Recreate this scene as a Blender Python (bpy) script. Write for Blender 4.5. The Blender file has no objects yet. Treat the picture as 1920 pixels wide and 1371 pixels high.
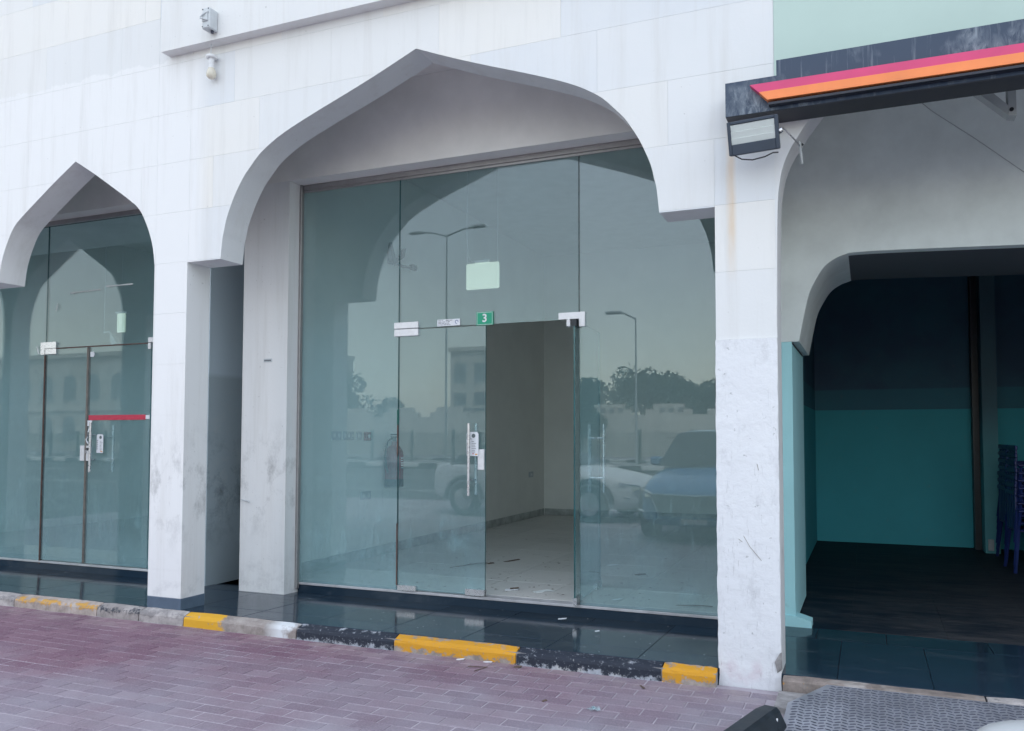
import bpy, math, random
from mathutils import Vector, Matrix, Euler
random.seed(7)
S = bpy.context.scene
COL = S.collection
# ------------------------------------------------------------------ camera
CAM = (0.0, -5.0605, 1.33)
R_ = Vector((0.928098, 0.372337, 0.0)); U_ = Vector((0.0167, -0.0416, 0.998995)); F_ = Vector((-0.371962, 0.927165, 0.044823))
FPX, PX, PY = 1509.63, 1017.87, 749.56
cd = bpy.data.cameras.new('camera'); cam = bpy.data.objects.new('camera', cd); COL.objects.link(cam)
cd.sensor_fit = 'HORIZONTAL'; cd.sensor_width = 36.0; cd.lens = FPX / 1920 * 36.0
cd.shift_x = -(PX - 960) / 1920; cd.shift_y = (PY - 685.5) / 1920
cd.clip_start = 0.02; cd.clip_end = 2000
m = Matrix((( R_.x, U_.x, -F_.x, CAM[0]), (R_.y, U_.y, -F_.y, CAM[1]), (R_.z, U_.z, -F_.z, CAM[2]), (0, 0, 0, 1)))
cam.matrix_world = m
S.camera = cam
# ------------------------------------------------------------------ sky, sun, exposure
SUN_EL, SUN_AZ = 62.0, 25.0          # sun behind the building: facade and forecourt lie in its shade
W = bpy.data.worlds.new('World'); S.world = W; W.use_nodes = True
wn = W.node_tree; bg = wn.nodes['Background']
sky = wn.nodes.new('ShaderNodeTexSky'); sky.sky_type = 'NISHITA'; sky.sun_disc = False
sky.sun_elevation = math.radians(SUN_EL); sky.sun_rotation = math.radians(SUN_AZ)
sky.dust_density = 1.5; sky.air_density = 1.6; sky.ozone_density = 1.0; sky.altitude = 0
hz = wn.nodes.new('ShaderNodeMix'); hz.data_type = 'RGBA'; hz.inputs[0].default_value = .68      # even haze veil over the whole sky
hz.inputs[7].default_value = (2.68, 2.68, 2.70, 1)
wn.links.new(sky.outputs[0], hz.inputs[6]); wn.links.new(hz.outputs[2], bg.inputs[0]); bg.inputs[1].default_value = 0.15
sl = bpy.data.lights.new('sun', 'SUN'); sl.energy = 0.6; sl.angle = math.radians(10); sl.color = (1, .95, .87)
sun = bpy.data.objects.new('sun', sl); COL.objects.link(sun)
az, el = math.radians(SUN_AZ), math.radians(SUN_EL)
sd = Vector((math.sin(az) * math.cos(el), math.cos(az) * math.cos(el), math.sin(el)))
sun.rotation_euler = sd.to_track_quat('Z', 'Y').to_euler(); sun.location = (4, 6, 20)
S.view_settings.view_transform = 'Standard'; S.view_settings.look = 'None'
S.view_settings.gamma = 1.0; S.view_settings.use_curve_mapping = False
S.view_settings.exposure = 2.08
S.render.engine = 'CYCLES'
S.cycles.transparent_max_bounces = 32; S.cycles.max_bounces = 10; S.cycles.diffuse_bounces = 5; S.cycles.glossy_bounces = 6
S.cycles.sample_clamp_indirect = 6

# ------------------------------------------------------------------ helpers
WLOC = {}
# groups scaled about the camera, one factor and offset each, image positions kept
CAM_K = (1., 0., 0.)
WORLD = (1., 0., 0.); SHOP = (1.09, .4554, -.1197); PASSAGE = (1.0677, .3426, -.09); FORECOURT = (1.0592, .2996, -.0787)
def cam_scale(f):
    global CAM_K; CAM_K = f
def W_(p): return Vector((p[0]*CAM_K[0], p[1]*CAM_K[0] + CAM_K[1], p[2]*CAM_K[0] + CAM_K[2]))
def tag(o, label=None, cat=None, group=None, kind=None):
    if label: o['label'] = label
    if cat: o['category'] = cat
    if group: o['group'] = group
    if kind: o['kind'] = kind
    return o
def thing(name, label, cat, loc=(0, 0, 0), group=None, kind=None):
    o = bpy.data.objects.new(name, None); COL.objects.link(o); loc = W_(loc); o.location = loc; o.empty_display_size = .1
    WLOC[o.name] = Vector(loc)
    return tag(o, label, cat, group, kind)
class MB:
    def __init__(s): s.v = []; s.f = []; s.mi = []
    def add(s, v, f, mi=0):
        n = len(s.v); s.v += [tuple(p) for p in v]; s.f += [tuple(i + n for i in q) for q in f]; s.mi += [mi] * len(f); return s
    def box(s, x0, x1, y0, y1, z0, z1, mi=0):
        v = [(x0,y0,z0),(x1,y0,z0),(x1,y1,z0),(x0,y1,z0),(x0,y0,z1),(x1,y0,z1),(x1,y1,z1),(x0,y1,z1)]
        return s.add(v, [(0,3,2,1),(4,5,6,7),(0,1,5,4),(1,2,6,5),(2,3,7,6),(3,0,4,7)], mi)
    def bbox(s, x0, x1, y0, y1, z0, z1, b=.004, mi=0):      # box with chamfered edges
        xs, ys, zs = (x0, x1), (y0, y1), (z0, z1); v = []; idx = {}
        for i in (0, 1):
            for j in (0, 1):
                for k in (0, 1):
                    sx, sy, sz = (1 if i == 0 else -1), (1 if j == 0 else -1), (1 if k == 0 else -1)
                    for a in range(3):
                        p = [xs[i] + sx*b, ys[j] + sy*b, zs[k] + sz*b]; p[a] = (xs[i], ys[j], zs[k])[a]
                        idx[i, j, k, a] = len(v); v.append(tuple(p))
        f = []
        for a in range(3):
            b1, b2 = [(1, 2), (2, 0), (0, 1)][a]
            for e in (0, 1):
                q = []
                for (p, r) in ((0, 0), (1, 0), (1, 1), (0, 1)):
                    c = [0, 0, 0]; c[a] = e; c[b1] = p; c[b2] = r; q.append(idx[c[0], c[1], c[2], a])
                f.append(tuple(q if e else q[::-1]))
                for g in (0, 1):      # edge quads along axis a
                    c0 = [0, 0, 0]; c0[b1] = e; c0[b2] = g; c1 = list(c0); c1[a] = 1
                    q = (idx[(*c0, b1)], idx[(*c1, b1)], idx[(*c1, b2)], idx[(*c0, b2)])
                    f.append(q if (e == g) == True and False else q)
        for i in (0, 1):
            for j in (0, 1):
                for k in (0, 1): f.append((idx[i,j,k,0], idx[i,j,k,1], idx[i,j,k,2]))
        s.fix = True
        return s.add(v, f, mi)
    def prism(s, poly, y0, y1, mi=0, axis='y'):             # poly of (a,b) extruded along an axis
        n = len(poly)
        def P(a, b, c): return {'y': (a, c, b), 'x': (c, a, b), 'z': (a, b, c)}[axis]
        v = [P(a, b, y0) for a, b in poly] + [P(a, b, y1) for a, b in poly]
        f = [tuple(range(n)), tuple(range(2*n - 1, n - 1, -1))] + [(i, i + n, (i + 1) % n + n, (i + 1) % n) for i in range(n)]
        s.fix = True
        return s.add(v, f, mi)
    def tube(s, pts, r, n=8, mi=0, cap=True):
        pts = [Vector(p) for p in pts]; rs = r if isinstance(r, (list, tuple)) else [r] * len(pts)
        v = []; up = None
        for i, p in enumerate(pts):
            t = (pts[min(i + 1, len(pts) - 1)] - pts[max(i - 1, 0)]).normalized()
            if up is None: up = t.orthogonal().normalized()
            up = (up - t * up.dot(t)); up = up.normalized() if up.length > 1e-6 else t.orthogonal().normalized()
            w = t.cross(up)
            v += [tuple(p + (up * math.cos(a) + w * math.sin(a)) * rs[i]) for a in [2 * math.pi * k / n for k in range(n)]]
        f = []
        for i in range(len(pts) - 1):
            for k in range(n):
                a, b = i * n + k, i * n + (k + 1) % n; f.append((a, b, b + n, a + n))
        if cap: f += [tuple(range(n - 1, -1, -1)), tuple(range(len(v) - n, len(v)))]
        return s.add(v, f, mi)
    def lathe(s, prof, c=(0, 0, 0), n=20, mi=0, axis='z'):  # prof of (r,z)
        v = []
        for r, z in prof:
            for k in range(n):
                a = 2 * math.pi * k / n; x, y = r * math.cos(a), r * math.sin(a)
                p = {'z': (x, y, z), 'y': (x, z, y), 'x': (z, x, y)}[axis]
                v.append((c[0] + p[0], c[1] + p[1], c[2] + p[2]))
        f = [(i*n + k, i*n + (k+1) % n, (i+1)*n + (k+1) % n, (i+1)*n + k) for i in range(len(prof) - 1) for k in range(n)]
        f += [tuple(range(n - 1, -1, -1)), tuple(range(len(v) - n, len(v)))]
        s.fix = True
        return s.add(v, f, mi)
    fix = False
    def mesh(s, name, off=Vector((0, 0, 0)), raw=False):
        me = bpy.data.meshes.new(name)
        me.from_pydata([tuple(Vector(p) - off) for p in s.v] if raw else [tuple(W_(p) - off) for p in s.v], [], s.f)
        me.polygons.foreach_set('material_index', s.mi)
        if s.fix:
            import bmesh
            b = bmesh.new(); b.from_mesh(me); bmesh.ops.recalc_face_normals(b, faces=b.faces); b.to_mesh(me); b.free()
        me.update(); return me
    def build(s, name, mat, parent=None, smooth=False, local=False, **kw):
        off = Vector((0, 0, 0))
        if parent is not None and not local:
            p = parent
            while p is not None: off = off + WLOC.get(p.name, Vector((0, 0, 0))); p = p.parent
        me = s.mesh(name, off, local)
        for mm in (mat if isinstance(mat, (list, tuple)) else [mat]): me.materials.append(mm)
        o = bpy.data.objects.new(name, me); COL.objects.link(o)
        if parent is not None: o.parent = parent
        if smooth: smooth_mesh(me, smooth if smooth is not True else 40)
        return tag(o, kw.get('label'), kw.get('cat'), kw.get('group'), kw.get('kind'))
def smooth_mesh(me, ang=40):
    import bmesh
    b = bmesh.new(); b.from_mesh(me); c = math.radians(ang)
    for f in b.faces: f.smooth = True
    for e in b.edges:
        e.smooth = len(e.link_faces) == 2 and e.calc_face_angle(0) < c
    b.to_mesh(me); b.free()
def one(name, mb, mat, label, cat, group=None, smooth=False, kind=None):      # a thing that is one mesh, origin at its base
    xs = [v[0] for v in mb.v]; ys = [v[1] for v in mb.v]; zs = [v[2] for v in mb.v]
    c = W_(((min(xs) + max(xs)) / 2, (min(ys) + max(ys)) / 2, min(zs)))
    me = mb.mesh(name, c)
    for mm in (mat if isinstance(mat, (list, tuple)) else [mat]): me.materials.append(mm)
    o = bpy.data.objects.new(name, me); COL.objects.link(o); o.location = c; WLOC[o.name] = c
    if smooth: smooth_mesh(me)
    return tag(o, label, cat, group, kind)
def dup(o, loc=None, rotz=None, label=None, parent=None):
    c = o.copy(); COL.objects.link(c)
    if parent is not None: c.parent = parent
    if loc is not None: c.location = loc
    if rotz is not None: c.rotation_euler = (0, 0, rotz)
    if label: c['label'] = label
    for ch in list(o.children): dup(ch, parent=c)
    return c
def boolean_diff(o, cutter_mesh):
    cu = bpy.data.objects.new('cutter', cutter_mesh); COL.objects.link(cu)
    md = o.modifiers.new('b', 'BOOLEAN'); md.operation = 'DIFFERENCE'; md.solver = 'EXACT'; md.object = cu
    bpy.context.view_layer.update()
    dg = bpy.context.evaluated_depsgraph_get()
    me = bpy.data.meshes.new_from_object(o.evaluated_get(dg))
    o.modifiers.clear(); o.data = me
    bpy.data.objects.remove(cu)
def spline(pts, k=5):
    out = []; n = len(pts)
    for i in range(n - 1):
        p0, p1, p2, p3 = pts[max(i-1, 0)], pts[i], pts[i+1], pts[min(i+2, n-1)]
        for j in range(k):
            t = j / k
            out.append(tuple(.5 * (2*p1[a] + (p2[a]-p0[a])*t + (2*p0[a]-5*p1[a]+4*p2[a]-p3[a])*t*t + (3*p1[a]-p0[a]-3*p2[a]+p3[a])*t**3) for a in (0, 1)))
    out.append(tuple(pts[-1])); return out
def pix(p):
    d = Vector(p) - Vector(CAM); z = d.dot(F_)
    if z < .05: return None
    return (PX + FPX * d.dot(R_) / z, PY - FPX * d.dot(U_) / z, z)

# ------------------------------------------------------------------ materials
class NT:
    def __init__(s, name):
        s.m = bpy.data.materials.new(name); s.m.use_nodes = True; s.t = s.m.node_tree
        s.b = s.t.nodes['Principled BSDF']; s.out = s.t.nodes['Material Output']
    def n(s, typ, **kw):
        x = s.t.nodes.new('ShaderNode' + typ)
        for k, v in kw.items():
            if k.startswith('i_'):
                kk = k[2:]; kk = int(kk) if kk.isdigit() else kk.replace('_', ' ')
                s.set(x.inputs[kk], v)
            else: setattr(x, k, v)
        return x
    def set(s, inp, v):
        if isinstance(v, bpy.types.NodeSocket): s.t.links.new(v, inp)
        elif isinstance(v, (tuple, list)) and len(v) == 3 and inp.type == 'RGBA': inp.default_value = (*v, 1)
        else: inp.default_value = v
    def P(s, k, v): s.set(s.b.inputs[k], v)
    @property
    def pos(s): return s.n('NewGeometry').outputs['Position']
    @property
    def obj(s): return s.n('TexCoord').outputs['Object']
    def noise(s, scale=5., detail=4., rough=.55, vec=None, stretch=None, dist=0.):
        v = vec if vec is not None else s.pos
        if stretch: v = s.n('Mapping', i_Vector=v, i_Scale=stretch).outputs[0]
        return s.n('TexNoise', i_Vector=v, i_Scale=scale, i_Detail=detail, i_Roughness=rough, i_Distortion=dist).outputs[0]
    def ramp(s, fac, a, b, c0=0., c1=1.):
        return s.n('MapRange', i_Value=fac, i_1=a, i_2=b, i_3=c0, i_4=c1, clamp=True).outputs[0]
    def mix(s, fac, a, b):
        x = s.n('Mix', data_type='RGBA'); s.set(x.inputs[0], fac); s.set(x.inputs[6], a); s.set(x.inputs[7], b); return x.outputs[2]
    def math(s, op, a, b=0.):
        x = s.n('Math', operation=op); s.set(x.inputs[0], a); s.set(x.inputs[1], b); return x.outputs[0]
    def xyz(s, v=None): return s.n('SeparateXYZ', i_0=v if v is not None else s.pos).outputs
    def bump(s, h, strength=.2, dist=.01):
        s.P('Normal', s.n('Bump', i_Height=h, i_Strength=strength, i_Distance=dist).outputs[0])
    def band(s, v, lo, hi, soft=.01):
        return s.math('MULTIPLY', s.ramp(v, lo - soft, lo + soft), s.ramp(v, hi - soft, hi + soft, 1., 0.))
def plain(name, col, rough=.6, metal=0., var=.12, scale=6., bump=0., bscale=60., spec=.5, local=False):
    t = NT(name); v = t.obj if local else t.pos
    d = tuple(c * (1 - var) for c in col); l = tuple(min(1, c * (1 + var)) for c in col)
    n1 = t.noise(scale, 5, .6, vec=v)
    t.P('Base Color', t.mix(t.ramp(n1, .3, .7), d, l)); t.P('Roughness', t.ramp(n1, .2, .8, rough * .85, min(1, rough * 1.15)))
    t.P('Metallic', metal); t.P('Specular IOR Level', spec)
    if bump: t.bump(t.noise(bscale, 3, .6, vec=v), bump, .004)
    return t.m

def facade_mat():
    t = NT('facade_paint'); x, y, z = t.xyz()
    rnd = t.n('ObjectInfo').outputs['Random']
    base = t.mix(rnd, (.665, .69, .72), (.785, .765, .725))
    base = t.mix(t.ramp(t.noise(.9, 5, .6), .35, .7, 0, .55), base, (.755, .755, .75))
    # fresh white coat ending in a ragged line high on the left
    edge = t.math('ADD', z, t.math('MULTIPLY', t.math('SUBTRACT', t.noise(4, 6, .7), .5), .22))
    left = t.ramp(x, -5.15, -5.0, 1., 0.)
    coat = t.math('MULTIPLY', left, t.ramp(edge, 4.52, 4.535, 1., 0.))
    base = t.mix(coat, base, (.78, .78, .78))
    # faint vertical rain streaks
    st = t.noise(2.2, 5, .7, stretch=(3.2, 3.2, .22))
    base = t.mix(t.ramp(st, .5, .8, 0, .5), base, (.58, .565, .54))
    # grey rub marks along the lower pillars
    zb = t.math('MULTIPLY', t.band(z, .55, 1.25, .25), t.ramp(t.noise(3.1, 7, .72, stretch=(1.6, 1.6, 1.)), .5, .7))
    base = t.mix(t.math('MULTIPLY', zb, .75), base, (.30, .30, .30))
    lowd = t.math('MULTIPLY', t.ramp(z, .0, .35, .5, 0.), t.ramp(t.noise(7, 6, .7), .5, .7))
    base = t.mix(lowd, base, (.42, .42, .43))
    # rust run below the floodlight
    rx = t.math('ADD', x, t.math('MULTIPLY', t.math('SUBTRACT', t.noise(5, 3), .5), .02))
    rust = t.math('MULTIPLY', t.band(rx, -.785, -.735, .014), t.math('MULTIPLY', t.band(z, 2.45, 3.2, .18), t.ramp(t.noise(6, 5, .6, stretch=(3, 3, .5)), .3, .7, .25, 1)))
    base = t.mix(t.math('MULTIPLY', rust, .6), base, (.68, .47, .26))
    # small specks
    sp = t.ramp(t.noise(34, 2, .5), .73, .77)
    base = t.mix(t.math('MULTIPLY', sp, .4), base, (.35, .34, .33))
    t.P('Base Color', base); t.P('Roughness', .72); t.P('Specular IOR Level', .3)
    t.bump(t.math('ADD', t.noise(45, 4, .6), t.math('MULTIPLY', t.noise(9, 4, .6), 1.5)), .16, .006)
    return t.m
def block_mat():
    t = NT('worn_whitewash'); x, y, z = t.xyz()
    base = t.mix(t.noise(2.2, 5, .6), (.78, .79, .81), (.70, .71, .74))
    g = t.ramp(t.noise(5, 8, .75, stretch=(1.7, 1.7, .8)), .54, .78)
    base = t.mix(t.math('MULTIPLY', g, .6), base, (.42, .42, .44))
    s2 = t.math('MULTIPLY', t.ramp(t.noise(9, 6, .75, stretch=(6, 6, .7)), .6, .72), t.ramp(z, .35, 1.7, 1, .25))
    base = t.mix(t.math('MULTIPLY', s2, .7), base, (.25, .24, .24))
    sp = t.ramp(t.noise(26, 3, .6), .68, .74)
    base = t.mix(t.math('MULTIPLY', sp, .5), base, (.2, .2, .2))
    pink = t.math('MULTIPLY', t.ramp(z, -.06, .02, 1, 0), t.ramp(t.noise(6, 3), .5, .68))
    base = t.mix(t.math('MULTIPLY', pink, .3), base, (.5, .28, .34))
    t.P('Base Color', base); t.P('Roughness', .8)
    t.bump(t.math('ADD', t.noise(20, 6, .7), t.math('MULTIPLY', t.noise(5, 4), 2.)), .35, .012)
    return t.m
def glass_mat(name, tint=(.87, .94, .95), dust=.11, ior=1.58, film=.032):
    t = NT(name); t.t.nodes.remove(t.b)
    tr = t.n('BsdfTransparent', i_Color=tint); gl = t.n('BsdfGlossy', i_Color=(.93, .97, 1.), i_Roughness=.0)
    f0 = ((ior - 1) / (ior + 1)) ** 2
    fr = t.math('ADD', f0, t.math('MULTIPLY', 1 - f0, t.math('POWER', t.n('LayerWeight', i_Blend=.5).outputs['Facing'], 5.)))
    m1 = t.n('MixShader', i_0=fr, i_1=tr.outputs[0], i_2=gl.outputs[0])
    df = t.n('BsdfDiffuse', i_Color=(.40, .65, .70))
    x, y, z = t.xyz()
    d1 = t.ramp(t.noise(1.6, 6, .65, dist=.6), .35, .8, .15, 1.)
    low = t.ramp(z, .1, 1.0, 1., .3)
    sm = t.ramp(t.noise(7, 7, .75, stretch=(1, 1, .45)), .56, .78)
    drip = t.ramp(t.noise(5, 7, .75, stretch=(5, 5, .55)), .55, .7)
    smz = t.math('MULTIPLY', t.math('MAXIMUM', sm, t.math('MULTIPLY', drip, t.band(z, .25, 1.0, .15))), t.ramp(z, .15, 1.05, 1., 0.06))
    sky_veil = t.math('MULTIPLY', t.ramp(z, 2.55, 1.9), film * 1.3)  # paler film low down stands in for mirrored sky and lit wall
    fac = t.math('ADD', t.math('ADD', sky_veil, film), t.math('ADD', t.math('MULTIPLY', t.math('MULTIPLY', d1, low), dust), t.math('MULTIPLY', smz, dust * 2.6)))
    m2 = t.n('MixShader', i_0=fac, i_1=m1.outputs[0], i_2=df.outputs[0])
    t.t.links.new(m2.outputs[0], t.out.inputs[0])
    return t.m
def granite_mat(name, base=(.018, .026, .036), rough=.1, dust=.5, dcol=(.25, .27, .29)):
    t = NT(name); rnd = t.n('ObjectInfo').outputs['Random']
    c = t.mix(rnd, base, tuple(b * 1.5 for b in base))
    sp = t.ramp(t.noise(160, 2, .5), .6, .75)
    c = t.mix(t.math('MULTIPLY', sp, .25), c, (.09, .11, .13))
    d = t.ramp(t.noise(2.6, 8, .72, stretch=(.7, 2.6, 1)), .52, .8)
    d2 = t.ramp(t.noise(9, 6, .75, stretch=(.6, 2.4, 1)), .6, .78)
    f = t.math('MULTIPLY', t.math('ADD', d, d2), dust)
    c = t.mix(t.math('MULTIPLY', f, .42), c, dcol)
    t.P('Base Color', c); t.P('Roughness', t.ramp(f, 0, .8, rough, .5)); t.P('Specular IOR Level', .2)
    t.bump(t.noise(3, 2), .02, .01)
    return t.m
def kerb_mat(name, paint, wear=.5, under=(.42, .38, .36)):
    t = NT(name); x, y, z = t.xyz()
    n1 = t.noise(13, 10, .78)
    low = t.ramp(z, -.19, -.13, .2, 0.)
    topw = t.ramp(z, -.112, -.093, 0., .12)
    v = t.math('ADD', t.math('ADD', n1, low), topw)
    k = t.ramp(v, 1 - wear - .03, 1 - wear + .03)
    fine = t.ramp(t.noise(48, 6, .75), .60, .64)
    k = t.math('MAXIMUM', k, t.math('MULTIPLY', fine, .85))
    con = t.mix(t.ramp(t.noise(9, 9, .75), .3, .7), tuple(c * .5 for c in under), tuple(min(1, c * 1.5) for c in under))
    con = t.mix(t.ramp(t.noise(2.6, 4, .6), .55, .68, 0, .6), con, (.60, .58, .56))
    pc = t.mix(t.noise(3, 4), paint, tuple(c * .8 for c in paint))
    t.P('Base Color', t.mix(k, pc, con)); t.P('Roughness', .75)
    t.bump(t.math('SUBTRACT', t.noise(30, 5, .7), t.math('MULTIPLY', k, .5)), .4, .006)
    return t.m
def rough_floor_mat():
    t = NT('worn_brown_black_floor'); x, y, z = t.xyz()
    n1 = t.noise(3.2, 9, .78, stretch=(.55, 2.6, 1)); n2 = t.noise(14, 6, .75, stretch=(.5, 3, 1))
    k = t.math('MULTIPLY', t.ramp(t.math('ADD', n1, t.math('MULTIPLY', x, .09)), .42, .68), t.ramp(n2, .35, .7, .3, 1))
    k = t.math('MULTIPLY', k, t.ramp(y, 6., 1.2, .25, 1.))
    t.P('Base Color', t.mix(k, (.008, .018, .032), (.14, .13, .13))); t.P('Roughness', .6); t.P('Specular IOR Level', .15)
    t.bump(n2, .3, .006); return t.m
def paver_mat():
    t = NT('paver_concrete')
    at = t.n('Attribute', attribute_name='rnd').outputs['Fac']
    r = t.math('FRACT', t.math('ADD', t.n('ObjectInfo').outputs['Random'], at))
    x, y, z = t.xyz()
    a = t.mix(r, (.165, .085, .125), (.225, .13, .17))
    g = t.mix(r, (.25, .23, .275), (.31, .29, .335))
    big = t.ramp(t.math('ADD', t.noise(.8, 4, .6), t.math('ADD', t.math('MULTIPLY', y, -.16), t.math('MULTIPLY', t.math('ADD', x, 3.4), .075))), .47, .88)
    c = t.mix(big, a, g)
    red = t.ramp(t.noise(.55, 2, .5), .56, .72, 0, .5)
    c = t.mix(red, c, (.30, .135, .155))
    c = t.mix(t.ramp(t.noise(3.5, 7, .7), .5, .8, 0, .45), c, (.16, .13, .15))
    c = t.mix(t.ramp(t.noise(90, 3, .6), .45, .75, 0, .4), c, (.42, .36, .38))
    sandy = t.math('MULTIPLY', t.ramp(y, -.42, -.1, 0, 1), t.ramp(t.noise(5, 6, .7), .42, .68, 0, .7))
    c = t.mix(sandy, c, (.40, .345, .33))
    oil = t.ramp(t.noise(1.3, 3, .55), .66, .74, 0, .45)
    c = t.mix(oil, c, (.10, .085, .095))
    t.P('Base Color', c); t.P('Roughness', .85); t.P('Specular IOR Level', .25)
    t.bump(t.noise(120, 4, .7), .35, .004)
    return t.m
def sign_mat():
    t = NT('weathered_navy_panel')
    n1 = t.noise(7, 8, .75, stretch=(2.2, 2.2, .8), dist=1.2)
    blot = t.ramp(t.noise(2.9, 3, .55), .46, .6)
    k = t.math('MULTIPLY', t.ramp(n1, .42, .66), t.math('MULTIPLY', blot, 1.))
    st = t.math('MULTIPLY', t.ramp(t.noise(4, 5, .7, stretch=(9, 9, .5)), .56, .72), .4)
    k = t.math('MAXIMUM', k, st)
    t.P('Base Color', t.mix(t.math('MULTIPLY', k, .8), (.024, .045, .085), (.34, .39, .44))); t.P('Roughness', .42)
    return t.m
def teal_wall_mat(name, up, low, zsplit, soft=.006):
    t = NT(name); x, y, z = t.xyz()
    n1 = t.noise(1.3, 5, .6)
    c = t.mix(t.ramp(z, zsplit - soft, zsplit + soft), low, up)
    if soft < .01: c = t.mix(t.band(z, zsplit + .01, zsplit + .27, .006), c, tuple(a_ * .75 + b_ * .25 for a_, b_ in zip(up, low)))      # in-between tone just above the split
    c = t.mix(t.ramp(n1, .4, .75, 0, .3), c, tuple(b * .7 for b in low))
    c = t.mix(t.ramp(t.noise(11, 6, .7), .6, .8, 0, .25), c, (.2, .22, .22))
    t.P('Base Color', c); t.P('Roughness', .75); t.bump(t.noise(40, 4), .12, .006)
    return t.m
def mesh_rnd(o, vals):      # one random value per face, for pieces joined into one mesh
    a = o.data.attributes.new('rnd', 'FLOAT', 'FACE'); a.data.foreach_set('value', vals)

M = {}
M['facade'] = facade_mat(); M['block'] = block_mat()
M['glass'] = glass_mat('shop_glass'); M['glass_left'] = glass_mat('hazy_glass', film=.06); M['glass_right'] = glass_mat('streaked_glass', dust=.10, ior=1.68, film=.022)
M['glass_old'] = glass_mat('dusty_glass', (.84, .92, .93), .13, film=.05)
M['glass_edge'] = plain('glass_edge', (.02, .10, .11), .15, var=.3)
M['granite'] = granite_mat('polished_black_granite', (.013, .026, .042)); M['rough_floor'] = rough_floor_mat(); M['granite_dull'] = granite_mat('dull_black_granite', (.007, .016, .027), .42, .9, (.20, .165, .15))
M['plaster'] = plain('shaded_plaster', (.78, .765, .74), .8, var=.07, scale=2.2, bump=.12)
M['interior'] = plain('interior_paint', (.80, .80, .77), .7, var=.05, scale=1.5)
M['ceiling'] = plain('ceiling_paint', (.68, .68, .66), .8, var=.06)
M['partition'] = None
M['alu'] = plain('dull_aluminium_frame', (.33, .32, .32), .45, .6, var=.1, scale=9)
M['steel'] = plain('brushed_steel', (.62, .62, .64), .28, .85, var=.1, scale=30)
M['steel_bright'] = plain('white_steel_cover', (.72, .72, .74), .4, .25, var=.08, scale=25)
M['rusty'] = plain('brown_rubber_seal', (.10, .055, .045), .7, var=.35, scale=20)
M['black'] = plain('black_plastic', (.012, .017, .024), .45, var=.3, scale=15)
M['rubber'] = plain('black_rubber', (.016, .024, .032), .55, var=.3, scale=14, bump=.2)
M['white_plastic'] = plain('white_plastic', (.72, .73, .74), .4, var=.05)
M['grey_plastic'] = plain('grey_plastic', (.52, .55, .57), .5, var=.08, scale=12)
M['bulb'] = plain('bulb_glass', (.66, .62, .52), .25, var=.06)
M['sand'] = plain('joint_sand', (.37, .33, .37), .95, var=.25, scale=4, bump=.3)
M['paver'] = paver_mat()
M['navy'] = sign_mat(); M['navy_dark'] = plain('dark_sign_underside', (.022, .026, .040), .5, var=.2, scale=4)
M['pink'] = plain('pink_sign_stripe', (.64, .05, .17), .4, var=.12, scale=3); M['orange'] = plain('orange_sign_stripe', (.88, .25, .075), .4, var=.1, scale=3)
M['green_paint'] = plain('pale_green_paint', (.46, .58, .53), .7, var=.05, scale=1.2)
M['floor_tile'] = None
M['red'] = plain('red_paint', (.20, .01, .025), .4, var=.2, scale=10)
M['red_tape'] = plain('red_tape', (.52, .03, .07), .5, var=.2, scale=60)
M['green_sign'] = plain('green_sign_face', (0., .30, .17), .4, var=.04)
M['paper'] = plain('white_card', (.74, .76, .80), .6, var=.04)
M['ink'] = plain('dark_print', (.03, .035, .06), .6); M['ink_red'] = plain('red_print', (.5, .04, .05), .6)
M['lightbox'] = plain('lightbox_acrylic', (.78, .84, .70), .3, var=.03)
M['conc'] = plain('rough_concrete', (.30, .29, .29), .9, var=.35, scale=14, bump=.6, bscale=40)
M['plate'] = plain('steel_tread_plate', (.40, .41, .46), .45, .5, var=.22, scale=5)
M['plate_bar'] = plain('worn_tread_bar', (.10, .11, .15), .5, .5, var=.3, scale=20)
def lit_mat():
    t = NT('lit_acrylic'); t.P('Base Color', (.75, .8, .68)); t.P('Emission Color', (.86, .96, .78)); t.P('Emission Strength', .105); return t.m
M['lit'] = lit_mat()
M['debris'] = plain('brown_cardboard', (.12, .085, .065), .9, var=.3, scale=20)
M['tape'] = plain('tape_residue', (.62, .66, .66), .8, var=.1)
M['galv'] = plain('painted_steel_bracket', (.40, .43, .44), .5, .3, var=.1)
M['chair'] = plain('blue_chair_plastic', (.015, .03, .15), .4, var=.2)
M['cable'] = plain('dark_cable', (.03, .03, .035), .6)
M['teal'] = teal_wall_mat('teal_pier_paint', (.58, .59, .59), (.44, .79, .84), 2.1)
M['arch2'] = plain('grey_stained_plaster', (.74, .80, .79), .8, var=.14, scale=1.6, bump=.15)
M['back_teal'] = teal_wall_mat('passage_back_two_tone', (.055, .115, .19), (.06, .42, .50), 1.677)  # darker colour above the split height
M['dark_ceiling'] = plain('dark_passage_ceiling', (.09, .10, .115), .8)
M['asphalt'] = plain('asphalt', (.055, .056, .06), .9, var=.25, scale=2, bump=.3)
M['white_line'] = plain('road_white', (.7, .7, .68), .8, var=.15, scale=8)
M['kerb_black'] = plain('kerb_black_far', (.03, .03, .035), .8)
M['stone_wall'] = plain('sand_stone_wall', (.52, .49, .43), .85, var=.15, scale=1.2, bump=.2)
M['leaf'] = plain('tree_leaf', (.075, .105, .065), .6, var=.4, scale=1.3)
M['bark'] = plain('tree_bark', (.16, .12, .09), .9, var=.3)
M['lamp_metal'] = plain('lamp_post_grey', (.36, .38, .39), .5, .4)
M['fence'] = plain('fence_green', (.05, .07, .06), .6)
M['car_white'] = plain('white_car_paint', (.78, .80, .82), .15, var=.02); M['car_blue'] = plain('blue_car_paint', (.06, .20, .42), .15, var=.05)
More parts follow.
